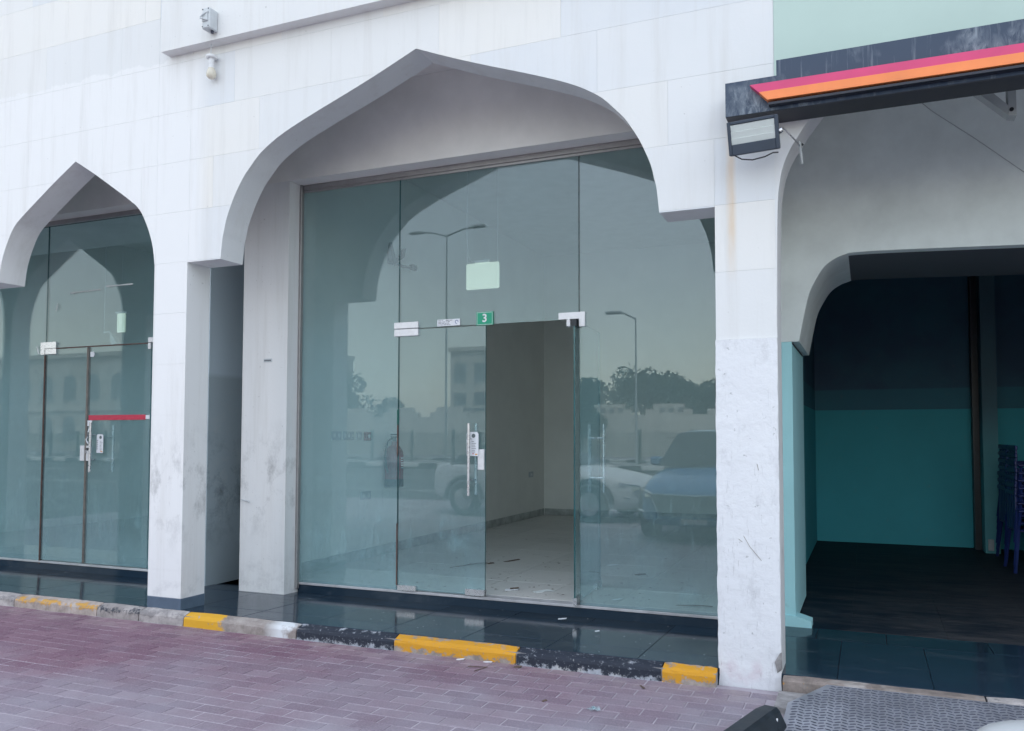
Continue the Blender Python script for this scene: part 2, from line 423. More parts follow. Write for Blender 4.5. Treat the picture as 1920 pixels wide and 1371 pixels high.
M['car_glass'] = plain('car_glass', (.015, .02, .025), .05); M['chrome'] = plain('chrome', (.75, .76, .78), .12, 1., var=.03)
M['win_dark'] = plain('window_dark', (.16, .17, .18), .1)

def partition_mat():
    t = NT('dirty_wall_mirrored_sky'); x, y, z = t.xyz()
    n1 = t.ramp(t.noise(5, 8, .75, dist=1.5), .5, .7)
    k = t.math('MULTIPLY', n1, t.band(z, .35, 1.75, .35))
    c = t.mix(t.ramp(z, 1.9, 1.95), (.33, .40, .44), (.44, .53, .59))  # upper part lighter: mirrored sky put into the wall colour
    c = t.mix(t.math('MULTIPLY', k, .55), c, (.40, .44, .45))
    c = t.mix(t.math('MULTIPLY', t.ramp(t.noise(2.2, 6, .7), .5, .72), t.band(z, .4, 1.2, .3)), c, (.07, .10, .11))
    t.P('Base Color', c); t.P('Roughness', .4)
    return t.m
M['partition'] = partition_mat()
def floor_tile_mat():
    t = NT('pale_dusty_floor_tile'); rnd = t.n('ObjectInfo').outputs['Random']
    c = t.mix(rnd, (.56, .55, .53), (.64, .63, .61))
    c = t.mix(t.ramp(t.noise(1.8, 8, .72, stretch=(1, 1.6, 1)), .45, .75, 0, .6), c, (.70, .68, .65))
    c = t.mix(t.ramp(t.noise(8, 7, .75), .58, .72, 0, .7), c, (.20, .19, .18))
    t.P('Base Color', c); t.P('Roughness', .55)
    return t.m
M['floor_tile'] = floor_tile_mat()

# ------------------------------------------------------------------ ground
STREET = -.19
OLD = -.105      # street level before the forecourt group is scaled about the camera
g = MB().box(-300, 300, -300, 300, -.6, -.25).build('ground', M['asphalt'], kind='structure')
g = MB().box(-14, 4.5, -9.6, -.02, -.249, STREET - .0035)
pav = g.build('pavement', M['sand'], kind='structure')
def paver_mesh(w, d, c=.004):
    mb = MB(); z1 = 0.; z0 = -.02
    a, b = w / 2, d / 2
    v = [(-a, -b, z0), (a, -b, z0), (a, b, z0), (-a, b, z0), (-a, -b, z1 - c), (a, -b, z1 - c), (a, b, z1 - c), (-a, b, z1 - c),
         (-a + c, -b + c, z1), (a - c, -b + c, z1), (a - c, b - c, z1), (-a + c, b - c, z1)]
    f = [(0,1,5,4),(1,2,6,5),(2,3,7,6),(3,0,4,7),(4,5,9,8),(5,6,10,9),(6,7,11,10),(7,4,8,11),(8,9,10,11)]
    return mb.add(v, f)
PM = paver_mesh(.2055, .1); PMESH = PM.mesh('paver'); PMESH.materials.append(M['paver'])
cells = []
nrow = 52
for r in range(nrow):
    y = -.145 - r * .1055
    x = -9.2 + (.1055 if r % 2 else 0) - .008 * math.sin(r)
    while x < 4.2:
        if not (x > -.46 and y > -1.03 and x < 1.7):
            q = pix((x, y, STREET)); area = -1
            if q and -30 < q[0] < 1950 and q[1] < 1400: area = 1 / q[2] ** 2
            cells.append((area, x, y))
        x += .211
cells.sort(reverse=True)
stuff = MB(); vals = []
for i, (a, x, y) in enumerate(cells):
    dz = random.uniform(-.0018, .0014); rz = random.uniform(-.008, .008)
    if i < 300:
        o = bpy.data.objects.new('paver', PMESH); COL.objects.link(o); o.parent = pav
        o.location = (x, y, STREET + dz); o.rotation_euler = (random.uniform(-.006, .006), random.uniform(-.004, .004), rz)
    else:
        c, s_ = math.cos(rz), math.sin(rz)
        stuff.add([(x + c*vx - s_*vy, y + s_*vx + c*vy, STREET + dz + vz) for vx, vy, vz in PM.v], PM.f); vals += [random.random()] * len(PM.f)
st = stuff.build('paver_field', M['paver'], pav, kind='stuff'); mesh_rnd(st, vals)
# kerb
ker = MB().box(-16.3, -.87, -.07, -.012, -.249, -.115)
kerb = ker.build('kerb', M['conc'], kind='structure')
KM = {'black': kerb_mat('kerb_black_paint', (.018, .025, .042), .33, (.34, .36, .40)), 'yellow': kerb_mat('kerb_yellow_paint', (.70, .33, .015), .36, (.33, .28, .25)),
      'worn': kerb_mat('kerb_worn_yellow', (.62, .33, .06), .50, (.36, .30, .27)), 'grey': kerb_mat('kerb_bare', (.27, .25, .25), .5, (.36, .33, .32)),
      'half': None, 'faded': kerb_mat('kerb_faded_black', (.055, .06, .075), .5, (.30, .27, .26))}
def half_mat():
    t = NT('kerb_half_painted'); x, y, z = t.xyz()
    pe = t.ramp(t.math('ADD', x, t.math('MULTIPLY', t.noise(9, 6, .7), .3)), -4.58, -4.54)
    k = t.math('MAXIMUM', pe, t.ramp(t.noise(11, 6, .7), .62, .66))
    con = t.mix(t.ramp(t.noise(6, 9, .75), .3, .7), (.15, .12, .11), (.46, .41, .38))
    con = t.mix(t.math('MULTIPLY', t.ramp(x, -4.3, -4.15), t.ramp(t.noise(5, 5, .6), .45, .55)), con, (.66, .68, .70))
    t.P('Base Color', t.mix(k, (.68, .36, .02), con)); t.P('Roughness', .8); t.bump(t.noise(30, 5, .7), .4, .006); return t.m
KM['half'] = half_mat()
def kerb_stone(x0, x1, mat, top=0., yo=0., flat=False):
    prof = [(-.008, top - .091), (-.062, top - (.095 if flat else .106)), (-.078, top - (.1 if flat else .118)), (-.086, top - (.11 if flat else .134)), (-.092, -.24), (-.008, -.24)]
    n = 9; mb = MB(); ring = []
    for i in range(n):
        t = i / (n - 1); x = x0 + .005 + (x1 - x0 - .01) * t
        e = .006 if i in (0, n - 1) else 0
        ring.append([(x, y + yo + random.uniform(-.0025, .0025) + (e if j in (1, 2, 3, 4) else 0), z - (e * .6 if j < 3 else 0) + random.uniform(-.002, .002)) for j, (y, z) in enumerate(prof)])
    v = [p for r_ in ring for p in r_]; k = len(prof)
    f = [(i*k + j, i*k + (j+1) % k, (i+1)*k + (j+1) % k, (i+1)*k + j) for i in range(n - 1) for j in range(k)]
    f += [tuple(range(k)), tuple(range((n-1)*k + k - 1, (n-1)*k - 1, -1))]
    mb.fix = True; mb.add(v, f)
    return mb.build('kerb_stone', mat, kerb)
for x0, x1, mk in ((-10.0, -9.05, 'black'), (-9.05, -8.05, 'worn'), (-8.05, -7.08, 'grey'), (-7.08, -6.06, 'worn'), (-6.06, -5.58, 'faded'), (-5.58, -5.1, 'grey'), (-5.1, -3.99, 'half'),
                   (-3.99, -3.14, 'black'), (-3.14, -2.19, 'yellow'), (-2.19, -1.205, 'black'), (-1.205, -.866, 'yellow')):
    kerb_stone(x0, x1, KM[mk])
kerb_stone(-.485, .58, kerb_mat('kerb_dirty_orange', (.55, .27, .05), .60, (.24, .20, .18)), flat=True); kerb_stone(.58, 1.65, KM['grey'], flat=True); kerb_stone(1.65, 2.8, KM['grey'], flat=True)
# raised walk
plat = MB().prism([(-.0075, -.094), (1.2, -.127), (1.2, -.26), (-.0075, -.26)], -16.3, -.80, axis='x').build('raised_walkway', M['granite_dull'], kind='structure')
def tile(x0, x1, y0, y1, z, mat, parent, name='tile', h=.02, gap=.0022):
    j = random.uniform(-.0006, .0006)
    return MB().bbox(x0 + gap, x1 - gap, y0 + gap, y1 - gap, z - h, z + j, .0015).build(name, mat, parent)
def floor_z(y): return -.09 - .0272*y
ys = [-.0065, .247, .887, 1.12]
for i in range(18):
    x0 = -11.62 + .64 * i
    if x0 > -.9: break
    for a, b in zip(ys, ys[1:]):
        j = random.uniform(-.0006, .0006); g_ = .0022
        mb = MB().bbox(x0 + g_, min(x0 + .64, -.80) - g_, a + g_, b - g_, -.02, 0, .0015)
        mb.v = [(x, y, z + floor_z(y) + j) for x, y, z in mb.v]; mb.build('tile', M['granite'], plat)
cam_scale(PASSAGE)
pplat = MB().box(-.75, 4, -.326, 5.8, -.16, -.004).build('passage_floor', M['granite_dull'], kind='structure')
xs = [-.74, -.17, .31, .91, 1.51, 2.11, 2.71]
for a, b in zip(xs, xs[1:]): tile(a, b, -.326, .57, 0, M['granite'], pplat)
xs = [-.72, -.33, .1, .7, 1.3, 1.9, 2.5]
for a, b in zip(xs, xs[1:]): tile(a, b, .572, .875, 0, M['granite'], pplat)
for i in range(6):
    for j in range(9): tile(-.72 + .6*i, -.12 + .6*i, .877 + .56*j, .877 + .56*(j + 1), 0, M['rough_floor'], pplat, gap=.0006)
cam_scale(WORLD)

# ------------------------------------------------------------------ the shop building
bld = thing('shop_building', 'white stone-clad arcade building with pointed arches over the shopfronts', 'building')
MAIN = [(1.822, 2.772), (1.806, 2.93), (1.79, 3.0), (1.767, 3.095), (1.72, 3.21), (1.675, 3.3), (1.6, 3.418), (1.53, 3.497), (1.445, 3.583), (1.346, 3.652), (1.24, 3.71), (1.095, 3.773), (.86, 3.862), (.60, 3.955), (.32, 4.06), (0., 4.19)]
LEFT = [(.978, 2.772), (.945, 2.96), (.875, 3.135), (.785, 3.278), (.655, 3.38), (.44, 3.522), (.25, 3.645), (0., 3.795)]
PASS = [(1.822, 2.03), (1.812, 2.69), (1.796, 2.889), (1.769, 3.0), (1.73, 3.086), (1.683, 3.158), (1.626, 3.241), (1.53, 3.36), (1.4, 3.48), (1.2, 3.61), (.86, 3.77), (.4, 3.96), (0., 4.13)]
def opening(xc, prof, lb=0., rb=0., rr=None):
    L = spline(prof); zb = prof[0][1]
    pl = []
    pl.append((xc - prof[0][0] - lb, -1.)); 
    if lb: pl.append((xc - prof[0][0] - lb, zb))
    pl += [(xc - r, z) for r, z in L]
    pl += [(xc + r, z) for r, z in L[::-1][1:]]
    if rb: pl.append((xc + prof[0][0] + rb, zb))
    pl.append((xc + prof[0][0] + rb, -1.))
    return pl
OP = [opening(-3.041, MAIN, .354, .356), opening(-6.558, LEFT, .355, 0.), opening(1.33, PASS), opening(-9.25, LEFT, 0., 0.), opening(-12.2, MAIN)]
T = .2525
core = MB().box(-16.4, 4.4, .003, T, -.25, 8.2).build('facade_wall', M['facade'], bld)
for pl in OP:
    boolean_diff(core, MB().prism(pl, -1, 1).mesh('c'))
def inside(pl, x, z):
    c = False
    for (x1, z1), (x2, z2) in zip(pl, pl[1:] + pl[:1]):
        if (z1 > z) != (z2 > z) and x < (x2 - x1) * (z - z1) / (z2 - z1) + x1: c = not c
    return c
def panel(x0, x1, z0, z1, mat, y0=0.):
    gp = .0007
    sx = [x0 + (x1 - x0) * i / 30 for i in range(31)]; sz = [z0 + (z1 - z0) * i / 14 for i in range(15)]
    hit = []
    for pl in OP:
        ins = [inside(pl, a, b) for a in sx for b in sz]
        if all(ins): return None
        if any(ins): hit.append(pl)
    o = MB().box(x0 + gp, x1 - gp, y0, .003, z0 + gp, z1 - gp).build('stone_panel', mat, bld)
    for pl in hit: boolean_diff(o, MB().prism(pl, -1, 1).mesh('c'))
    if len(o.data.polygons) == 0: bpy.data.objects.remove(o); return None
    import bmesh
    b = bmesh.new(); b.from_mesh(o.data); b.faces.ensure_lookup_table(); seen = set(); isl = []
    for f0 in b.faces:
        if f0.index in seen: continue
        st_ = [f0]; seen.add(f0.index); cur = []
        while st_:
            f = st_.pop(); cur.append(f.index)
            for e in f.edges:
                for g2 in e.link_faces:
                    if g2.index not in seen: seen.add(g2.index); st_.append(g2)
        isl.append(set(cur))
    b.free()
    if len(isl) > 1:                              # an arch cut this slab in two: each piece is its own slab
        for k2, keep in enumerate(isl):
            q = o if k2 == len(isl) - 1 else o.copy()
            if q is not o: COL.objects.link(q)
            b = bmesh.new(); b.from_mesh(o.data); b.faces.ensure_lookup_table()
            bmesh.ops.delete(b, geom=[f for f in b.faces if f.index not in keep], context='FACES')
            me = bpy.data.meshes.new('stone_panel'); b.to_mesh(me); b.free(); me.materials.append(mat); q.data = me
    return o
Z0, DZ = 2.355, .4265
rows = [(-.2, .222)] + [(.222 + DZ * i, .222 + DZ * (i + 1)) for i in range(13)]
for k, (a, b) in enumerate(rows):
    off = (.0, .47, .21, .68)[k % 4]
    brk = [-10.4, -5.573, -5.2165] ; 
    x = -5.2165 + (.33 + off * .5 if a > 2.7 else .0); first = True
    xs = []
    xx = -16.2 + off
    while xx < -5.62: xs.append(xx); xx += .95
    xs += [-5.573, -5.208]
    xx = -5.208 + (.25 + off)
    if a > 2.5:
        while xx < -.95: xs.append(xx); xx += .95
    if a <= 2.5 + .3: xs.append(-.8629)
    xs.append(-.4955 if a < 3.6 else -.492)
    xs = sorted(set(xs)); xs = [v for i, v in enumerate(xs) if i == 0 or v - xs[i-1] > .06]
    for c0, c1 in zip(xs, xs[1:]):
        if c0 > -.9 and a < 1.9: continue
        panel(c0, c1, max(a, .0015) if a < 0 else a, b, M['facade'])
MB().box(-.49, 4.0, -.004, .0028, 3.38, 7.9).build('upper_wall', M['green_paint'], bld)
MB().box(-5.45, -.55, -.10, -.0005, 4.553, 6.6).build('fascia', M['facade'], bld)
# fresh thick whitewash on the lower right pillar
def rough_coat():
    mb = MB(); nx, nz = 10, 44; x0, x1, y0, z0, z1 = -.866, -.494, -.012, -.23, 1.926
    v = []; f = []
    for k in range(nz + 1):
        for i in range(nx + 1):
            x = x0 + (x1 - x0) * i / nx; z = z0 + (z1 - z0) * k / nz
            ex = random.uniform(-.003, .003) if i in (0, nx) else 0
            yy = y0 + random.uniform(-.0006, .0006) + (.005 if i in (0, nx) else 0)
            v.append((x + ex, yy, z))
    n1 = nx + 1
    for k in range(nz):
        for i in range(nx): f.append((k*n1 + i, k*n1 + i + 1, (k+1)*n1 + i + 1, (k+1)*n1 + i))
    b = len(v)
    for k in range(nz + 1):
        z = z0 + (z1 - z0) * k / nz; v += [(x0, .0028, z), (x1, .0028, z)]
    for k in range(nz):
        f.append((k*n1, (k+1)*n1, b + 2*k + 2, b + 2*k)); f.append((k*n1 + nx, b + 2*k + 1, b + 2*k + 3, (k+1)*n1 + nx))
    f.append(tuple([nz*n1 + i for i in range(n1)] + [b + 2*nz + 1, b + 2*nz])); f.append((0, b, b + 1) + tuple(range(nx, 0, -1)))
    mb.fix = True; mb.add(v, f); return mb
rough_coat().build('whitewash_coat', M['block'], bld, label='scuffed white coat on the lower half of the right pillar')
MB().add([(-.530,-.020,-.02),(-.500,-.030,.035),(-.488,-.016,.04),(-.486,-.014,-.06),(-.515,-.018,-.085),(-.505,-.034,-.0),(-.498,-.03,-.055)], [(0,1,5),(1,2,5),(5,2,6),(2,3,6),(6,3,4),(0,5,6),(0,6,4),(0,4,3,2,1)]).build('broken_chunk', M['conc'], bld)
for q in (((-.705, .72), (-.668, .655), (-.60, .575)), ((-.735, .70), (-.712, .682)), ((-.62, 1.16), (-.612, 1.12))):
    MB().tube([(x, -.0125, z) for x, z in q], .0016, 5).build('scratch_mark', plain('scratch_brown', (.26, .23, .2), .9), bld)
MB().bbox(-5.579, -5.213, -.004, T + .003, -.12, -.0005, .003).build('plinth', plain('blue_grey_polished_plinth', (.10, .14, .19), .12, var=.12, scale=9), bld)
# vestibule behind the arches
J, G = .4348, .614
MB().box(-16.3, -.545, T + .0005, 1.2, 4.466, 4.56).build('porch_ceiling', M['plaster'], bld)
cam_scale(SHOP)
MB().box(-14.9, -.72, J, .66, 3.507, 4.206).build('lintel', M['plaster'], bld)
MB().box(-5.012, -4.535, J, .66, -.02, 3.506).build('jamb', M['facade'], bld)
MB().box(-10.4, -5.56, J + .14, 1.6, 3.507 - .001, 3.5065).build('lintel', M['plaster'], bld)
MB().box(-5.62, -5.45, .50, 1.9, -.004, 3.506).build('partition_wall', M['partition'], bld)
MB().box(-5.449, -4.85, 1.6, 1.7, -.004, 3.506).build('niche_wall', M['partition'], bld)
# main shop room
FZ = .085
YB = 6.83
MB().box(-4.85, -4.75, .66, YB, -.004, 4.2).build('interior_wall', M['interior'], bld)
MB().box(-4.85, -.55, YB, YB + .12, -.004, 4.2).build('interior_wall', M['interior'], bld)
MB().box(-.72, -.63, -.18, .859, -.004, 4.2).build('interior_wall', M['plaster'], bld)
MB().box(-.72, -.63, .8595, YB, -.004, 4.2).build('interior_wall', M['interior'], bld)
MB().box(-10.4, -.55, .661, YB, 4.2005, 4.32).build('room_ceiling', M['ceiling'], bld)
MB().box(-4.749, -.73, .66, YB, .02, FZ - .012).build('floor_slab', M['conc'], bld)
shopfloor = MB().box(-4.745, -.735, .70, YB - .01, .0735, FZ - .006).build('shop_floor', M['conc'], kind='structure')
for i in range(7):
    for j in range(11):
        x0 = -4.74 + .6 * i; x1 = min(x0 + .6, -.74); y0 = .705 + .6 * j; y1 = min(y0 + .6, YB - .012)
        if x1 - x0 > .1 and y1 - y0 > .05: tile(x0, x1, y0, y1, FZ, M['floor_tile'], shopfloor, 'floor_tile', .01, .001)
skm = plain('marble_skirting', (.42, .44, .43), .4, var=.35, scale=7)
for j in range(10):
    y0 = .70 + .61 * j; MB().bbox(-4.7495, -4.737, y0 + .001, min(y0 + .609, YB - .001), FZ + .001, FZ + .1, .002).build('skirting', skm, bld)
for i in range(7):
    x0 = -4.735 + .6 * i; MB().bbox(x0 + .001, min(x0 + .599, -.72), YB - .013, YB - .0005, FZ + .001, FZ + .1, .002).build('skirting', skm, bld)
# left shop room
MB().box(-14.9, -10.501, .55, .66, -.1, 3.506).build('interior_wall', M['interior'], bld)
MB().box(-10.4, -5.63, 5.2, 5.3, 0, 4.2).build('interior_wall', M['interior'], bld)
MB().box(-10.5, -10.4, .0, 5.3, 0, 4.2).build('interior_wall', M['interior'], bld)
MB().box(-5.62, -5.45, 1.901, 5.3, 0, 4.2).build('interior_wall', M['interior'], bld)
MB().box(-10.4, -5.63, .66, 5.2, .02, .08).build('room_floor', M['floor_tile'], bld)
cam_scale(WORLD)
# roof and back so that the sun stays out
MB().box(-16.4, 4.4, T + .001, 8.2, 8.0, 8.2).build('roof', M['conc'], bld)
MB().box(-16.4, 4.4, 8.201, 8.4, -.25, 8.2).build('rear_wall', M['plaster'], bld)
MB().box(-16.6, -16.401, .0, 8.4, -.25, 8.2).build('side_wall', M['facade'], bld)
MB().box(4.401, 4.6, .0, 8.4, -.25, 8.2).build('side_wall', M['facade'], bld)
MB().box(-16.3, 4.2, 1.3, 8.2, 4.75, 4.87).build('upper_slab', M['conc'], bld)
# passage on the right: second arch, back wall
cam_scale(PASSAGE)
A2 = [(-.429, 1.996), (-.394, 2.172), (-.358, 2.325), (-.311, 2.425), (-.253, 2.512), (-.184, 2.563), (-.117, 2.588), (-.051, 2.598), (.252, 2.591), (.964, 2.561)]
a2 = spline(A2)
k_ = min(range(len(a2)), key=lambda i: abs(a2[i][0] + .09))
MB().prism([(-.429, 1.996)] + a2[1:] + [(2.9, 2.50), (3.999, 2.5), (3.999, 4.2), (-.62, 4.2), (-.62, 1.996)], .86, .955).build('inner_arch', M['arch2'], bld)
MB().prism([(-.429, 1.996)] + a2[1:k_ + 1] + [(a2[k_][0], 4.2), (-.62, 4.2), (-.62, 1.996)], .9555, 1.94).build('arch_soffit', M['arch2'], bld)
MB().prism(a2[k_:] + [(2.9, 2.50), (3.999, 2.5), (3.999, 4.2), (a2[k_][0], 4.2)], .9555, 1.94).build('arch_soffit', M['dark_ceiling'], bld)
MB().box(-.619, -.478, .866, 1.935, .02, 1.9955).build('inner_pier', M['teal'], bld)
MB().prism([(-.619, .0), (-.372, .0), (-.372, .045), (-.476, .075), (-.619, .085)], .853, 1.0).build('pier_plinth', M['teal'], bld)
MB().box(-.478, -.4775, .87, 1.9, 1.98, 1.9955).build('dark_edge', M['cable'], bld)  # thin dark strip along the pier top under the bracket
MB().box(-.6, 3.999, -.07, .859, 4.2, 4.3).build('porch_ceiling', M['plaster'], bld)
MB().box(-.619, 3.999, 5.79, 5.95, 0., 4.2).build('passage_back_wall', M['back_teal'], bld)
MB().box(-.619, -.60, 1.95, 5.789, 0., 3.3).build('passage_side_wall', M['back_teal'], bld)
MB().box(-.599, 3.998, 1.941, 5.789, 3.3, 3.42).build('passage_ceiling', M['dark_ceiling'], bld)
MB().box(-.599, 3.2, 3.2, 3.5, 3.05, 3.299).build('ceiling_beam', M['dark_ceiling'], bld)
MB().box(1.165, 1.235, 5.62, 5.789, 0., 3.299).build('drain_pipe', M['black'], bld)
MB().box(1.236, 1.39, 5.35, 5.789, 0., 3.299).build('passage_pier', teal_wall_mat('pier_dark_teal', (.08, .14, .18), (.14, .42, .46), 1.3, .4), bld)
MB().box(2.35, 2.5, 1.941, 5.79, 0., 3.299).build('passage_side_wall', M['back_teal'], bld)
# small valve at the pier foot
MB().bbox(1.262, 1.32, 5.325, 5.349, .03, .16, .006).build('socket_box', M['grey_plastic'], bld)

cam_scale(WORLD)
MB().box(-.66, -.60, T + .001, 1.258, -.2, 4.55).build('passage_side_wall', M['plaster'], bld)
# ------------------------------------------------------------------ main shopfront
cam_scale(SHOP)
sf = thing('glass_shopfront', 'tall frameless glass shopfront under the large arch with its right door open', 'shopfront', (-2.6, G, 0))
MB().bbox(-4.534, -4.511, .565, .602, .03, 3.506, .003).build('frame_post', M['alu'], sf)
MB().bbox(-4.5105, -.73, .585, .64, 3.462, 3.506, .003).build('frame_head', M['alu'], sf)
MB().bbox(-4.5105, -.73, .592, .602, 3.44, 3.461, .002).build('frame_bead', M['alu'], sf)
MB().bbox(-4.534, -.73, .607, .66, -.02, .062, .003).build('step_riser', M['granite'], sf)
MB().bbox(-4.5345, -.73, .6025, .72, .0625, .083, .003).build('sill', plain('dusty_marble_sill', (.45, .45, .47), .5, var=.25, scale=5), sf)
gy0, gy1 = .608, .620
def pane(x0, x1, z0, z1, name, parent, mat='glass', y0=gy0, y1=gy1):
    mb = MB().box(x0, x1, y0, y1, z0, z1); mb.mi = [1, 1, 0, 1, 0, 1]
    return mb.build(name, [M[mat], M['glass_edge']], parent)
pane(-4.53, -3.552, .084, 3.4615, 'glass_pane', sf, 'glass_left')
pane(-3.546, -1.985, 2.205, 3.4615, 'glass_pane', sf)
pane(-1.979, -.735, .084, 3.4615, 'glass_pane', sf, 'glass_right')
def patch(x0, x1, z0, z1, parent, name='patch_fitting', mat='steel_bright'):
    return MB().bbox(x0, x1, gy0 - .014, gy1 + .014, z0, z1, .003).build(name, M[mat], parent)
patch(-3.588, -3.36, 2.206, 2.258, sf)
MB().bbox(-3.557, -3.541, .600, .607, 1.42, 1.545, .003).build('green_tape', plain('green_tape', (.0, .09, .07), .5), sf)
MB().prism([(-2.141, 2.206), (-1.978, 2.206), (-1.978, 2.147), (-1.932, 2.147), (-1.932, 2.256), (-2.141, 2.256)], gy0 - .014, gy1 + .014).build('patch_fitting', M['steel_bright'], sf)
MB().bbox(-2.075, -2.045, .585, .640, 2.15, 2.204, .003).build('door_pivot', M['white_plastic'], sf)
for z0, z1 in ((1.17, 1.42), (.12, .62)): MB().bbox(-3.556, -3.543, .602, .607, z0, z1, .002).build('edge_seal', M['rusty'], sf)
# left (closed) leaf
dl = MB().box(-3.545, -2.757, gy0, gy1, .093, 2.198); dl.mi = [1, 1, 0, 1, 0, 1]
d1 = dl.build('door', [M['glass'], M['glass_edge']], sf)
patch(-3.586, -3.36, 2.143, 2.201, d1); patch(-3.54, -3.368, .083, .126, d1, mat='steel'); patch(-2.925, -2.757, .088, .138, d1, mat='steel')
patch(-2.818, -2.762, 1.065, 1.225, d1, 'lock')
def pull(x, y, z0, z1, side, parent, dx=0., dy=0.):
    mb = MB().tube([(x, y, z0), (x, y, z1)], .0125, 10)
    for z in (z0 + .12, z1 - .12): mb.tube([(x, y, z), (x - dx, y - dy, z)], .008, 8)
    return mb.build('pull_handle', M['steel'], parent, smooth=True)
pull(-2.873, .55, .865, 1.428, 1, d1, 0, -.057); pull(-2.873, .678, .865, 1.428, 1, d1, 0, .057)
# right (open) leaf swung inwards
ang = math.radians(94.5); c, s_ = math.cos(ang), math.sin(ang)
hx, hy = -2.008, .62
def leaf(x0, x1, y0, y1, z0, z1):
    mb = MB(); v = []
    for z in (z0, z1):
        for (x, y) in ((x0, y0), (x1, y0), (x1, y1), (x0, y1)): v.append((hx + c*x - s_*y, hy + s_*x + c*y, z))
    return mb.add(v, [(0,3,2,1),(4,5,6,7),(0,1,5,4),(1,2,6,5),(2,3,7,6),(3,0,4,7)])
lf = leaf(-.06, .74, -.006, .006, .095, 2.196); lf.mi = [1, 1, 0, 1, 0, 1]
d2 = lf.build('door', [M['glass'], M['glass_edge']], sf, label='glass door leaf standing open inwards')
leaf(-.062, .10, -.016, .016, .087, .14).build('patch_fitting', M['steel'], d2)
leaf(.575, .742, -.016, .016, .087, .14).build('patch_fitting', M['steel'], d2)
leaf(-.062, .10, -.016, .016, 2.148, 2.2).build('patch_fitting', M['black'], d2)
for sy in (-1, 1):
    p = lambda z, q: (hx + c*.63 - s_*q*sy, hy + s_*.63 + c*q*sy, z)
    mb = MB().tube([p(.865, .062), p(1.428, .062)], .0125, 10)
    for z in (.985, 1.31): mb.tube([p(z, .062), p(z, .006)], .008, 8)
    mb.build('pull_handle', M['steel'], d2, smooth=True)

# number plate and permit label on the transom
def text_mesh(txt, size, x, y, z, depth, mat, name, parent, bold=.0, align='CENTER', rot=(math.pi/2, 0, 0)):
    cu = bpy.data.curves.new(name, 'FONT'); cu.body = txt; cu.size = size*CAM_K[0]; cu.extrude = depth; cu.offset = bold; cu.align_x = align; cu.align_y = 'CENTER'
    o = bpy.data.objects.new(name, cu); COL.objects.link(o); bpy.context.view_layer.update()
    me = bpy.data.meshes.new_from_object(o.evaluated_get(bpy.context.evaluated_depsgraph_get())); bpy.data.objects.remove(o)
    o = bpy.data.objects.new(name, me); COL.objects.link(o); me.materials.clear(); me.materials.append(mat)
    o.rotation_euler = rot; off = W_((x, y, z))
    if parent is not None: o.parent = parent; off = off - WLOC.get(parent.name, Vector())
    o.location = off; return o
np_ = thing('number_plate', 'green plate with white number 3 over the shop door', 'sign', (-2.762, .604, 2.197))
MB().bbox(-2.835, -2.689, .5985, .6075, 2.197, 2.303, .001).build('plate', M['green_sign'], np_)
text_mesh('3', .088, -2.762, .5975, 2.250, .0008, M['white_plastic'], 'numeral', np_, .0022)
mb = MB()
for a in ((-2.828, -2.696, 2.296, 2.2985), (-2.828, -2.696, 2.2015, 2.204)): mb.box(a[0], a[1], .5978, .5984, a[2], a[3])
for a in (-2.829, -2.6975): mb.box(a, a + .0022, .5978, .5984, 2.2045, 2.2955)
mb.build('border_line', M['white_plastic'], np_)
pl_ = thing('permit_label', 'small white printed permit sticker left of the green number plate', 'label', (-3.084, .604, 2.207))
MB().bbox(-3.188, -2.982, .6035, .6075, 2.208, 2.262, .0008).build('plate', M['paper'], pl_)
mb = MB()
for r in range(4):
    x = -3.178
    while x < -3.05:
        w = random.uniform(.008, .03)
        if random.random() < .8: mb.box(x, x + w, .6028, .6033, 2.2165 + .0115 * r, 2.2205 + .0115 * r)
        x += w + .006
mb.build('print_line', M['ink'], pl_)
MB().tube([(-3.012 + .013*math.cos(a), .603, 2.237 + .013*math.sin(a)) for a in [i*.45 for i in range(12)]], .0025, 6).build('print_mark', plain('blue_print', (.05, .1, .3), .5), pl_)

def hang_card(x0, x1, z0, z1, y, label, dark_left):
    t = thing('door_card', label, 'card', ((x0 + x1)/2, y, z0))
    cx, cz, rr = (x0 + x1) / 2 - .004, z1 - .03, .016
    out = [(x0, z0), (x1, z0), (x1, z1 - .012), (x1 - .012, z1), (x0 + .012, z1), (x0, z1 - .012)]
    MB().prism(out, y, y + .0012).build('card', M['paper'], t)
    mb = MB()
    for r in range(7): mb.box(x0 + .042, x0 + .042 + random.uniform(.02, .04), y - .0008, y - .0003, z0 + .03 + .0135*r, z0 + .033 + .0135*r)
    mb.build('print_line', M['ink'], t)
    mb = MB(); mb.lathe([(.0, -.0003), (rr, -.0003), (rr, -.001), (.0, -.001)], (cx + .012, y, cz), 16, axis='y'); mb.build('hook_hole', plain('hole_shade', (.12, .15, .16), .8), t)
    mb = MB()
    for k in range(5): mb.add([(x0 + .004, y - .0008, z0 + .03 + .02*k), (x0 + .02, y - .0008, z0 + .04 + .02*k), (x0 + .004, y - .0008, z0 + .045 + .02*k)], [(0, 1, 2)])
    mb.build('print_mark', M['ink'], t)
    MB().box(x0 + .05, x0 + .062, y - .0009, y - .0004, z0 + .014, z0 + .022).build('print_mark', M['ink_red'], t)
    MB().box(x1 - .03, x1 - .008, y - .0009, y - .0004, z0 + .01, z0 + .018).build('print_mark', plain('orange_print', (.7, .3, .05), .6), t)
    return t
hang_card(-2.908, -2.806, 1.172, 1.36, .585, 'white flyer card hung on the door handle of the open shop', True)

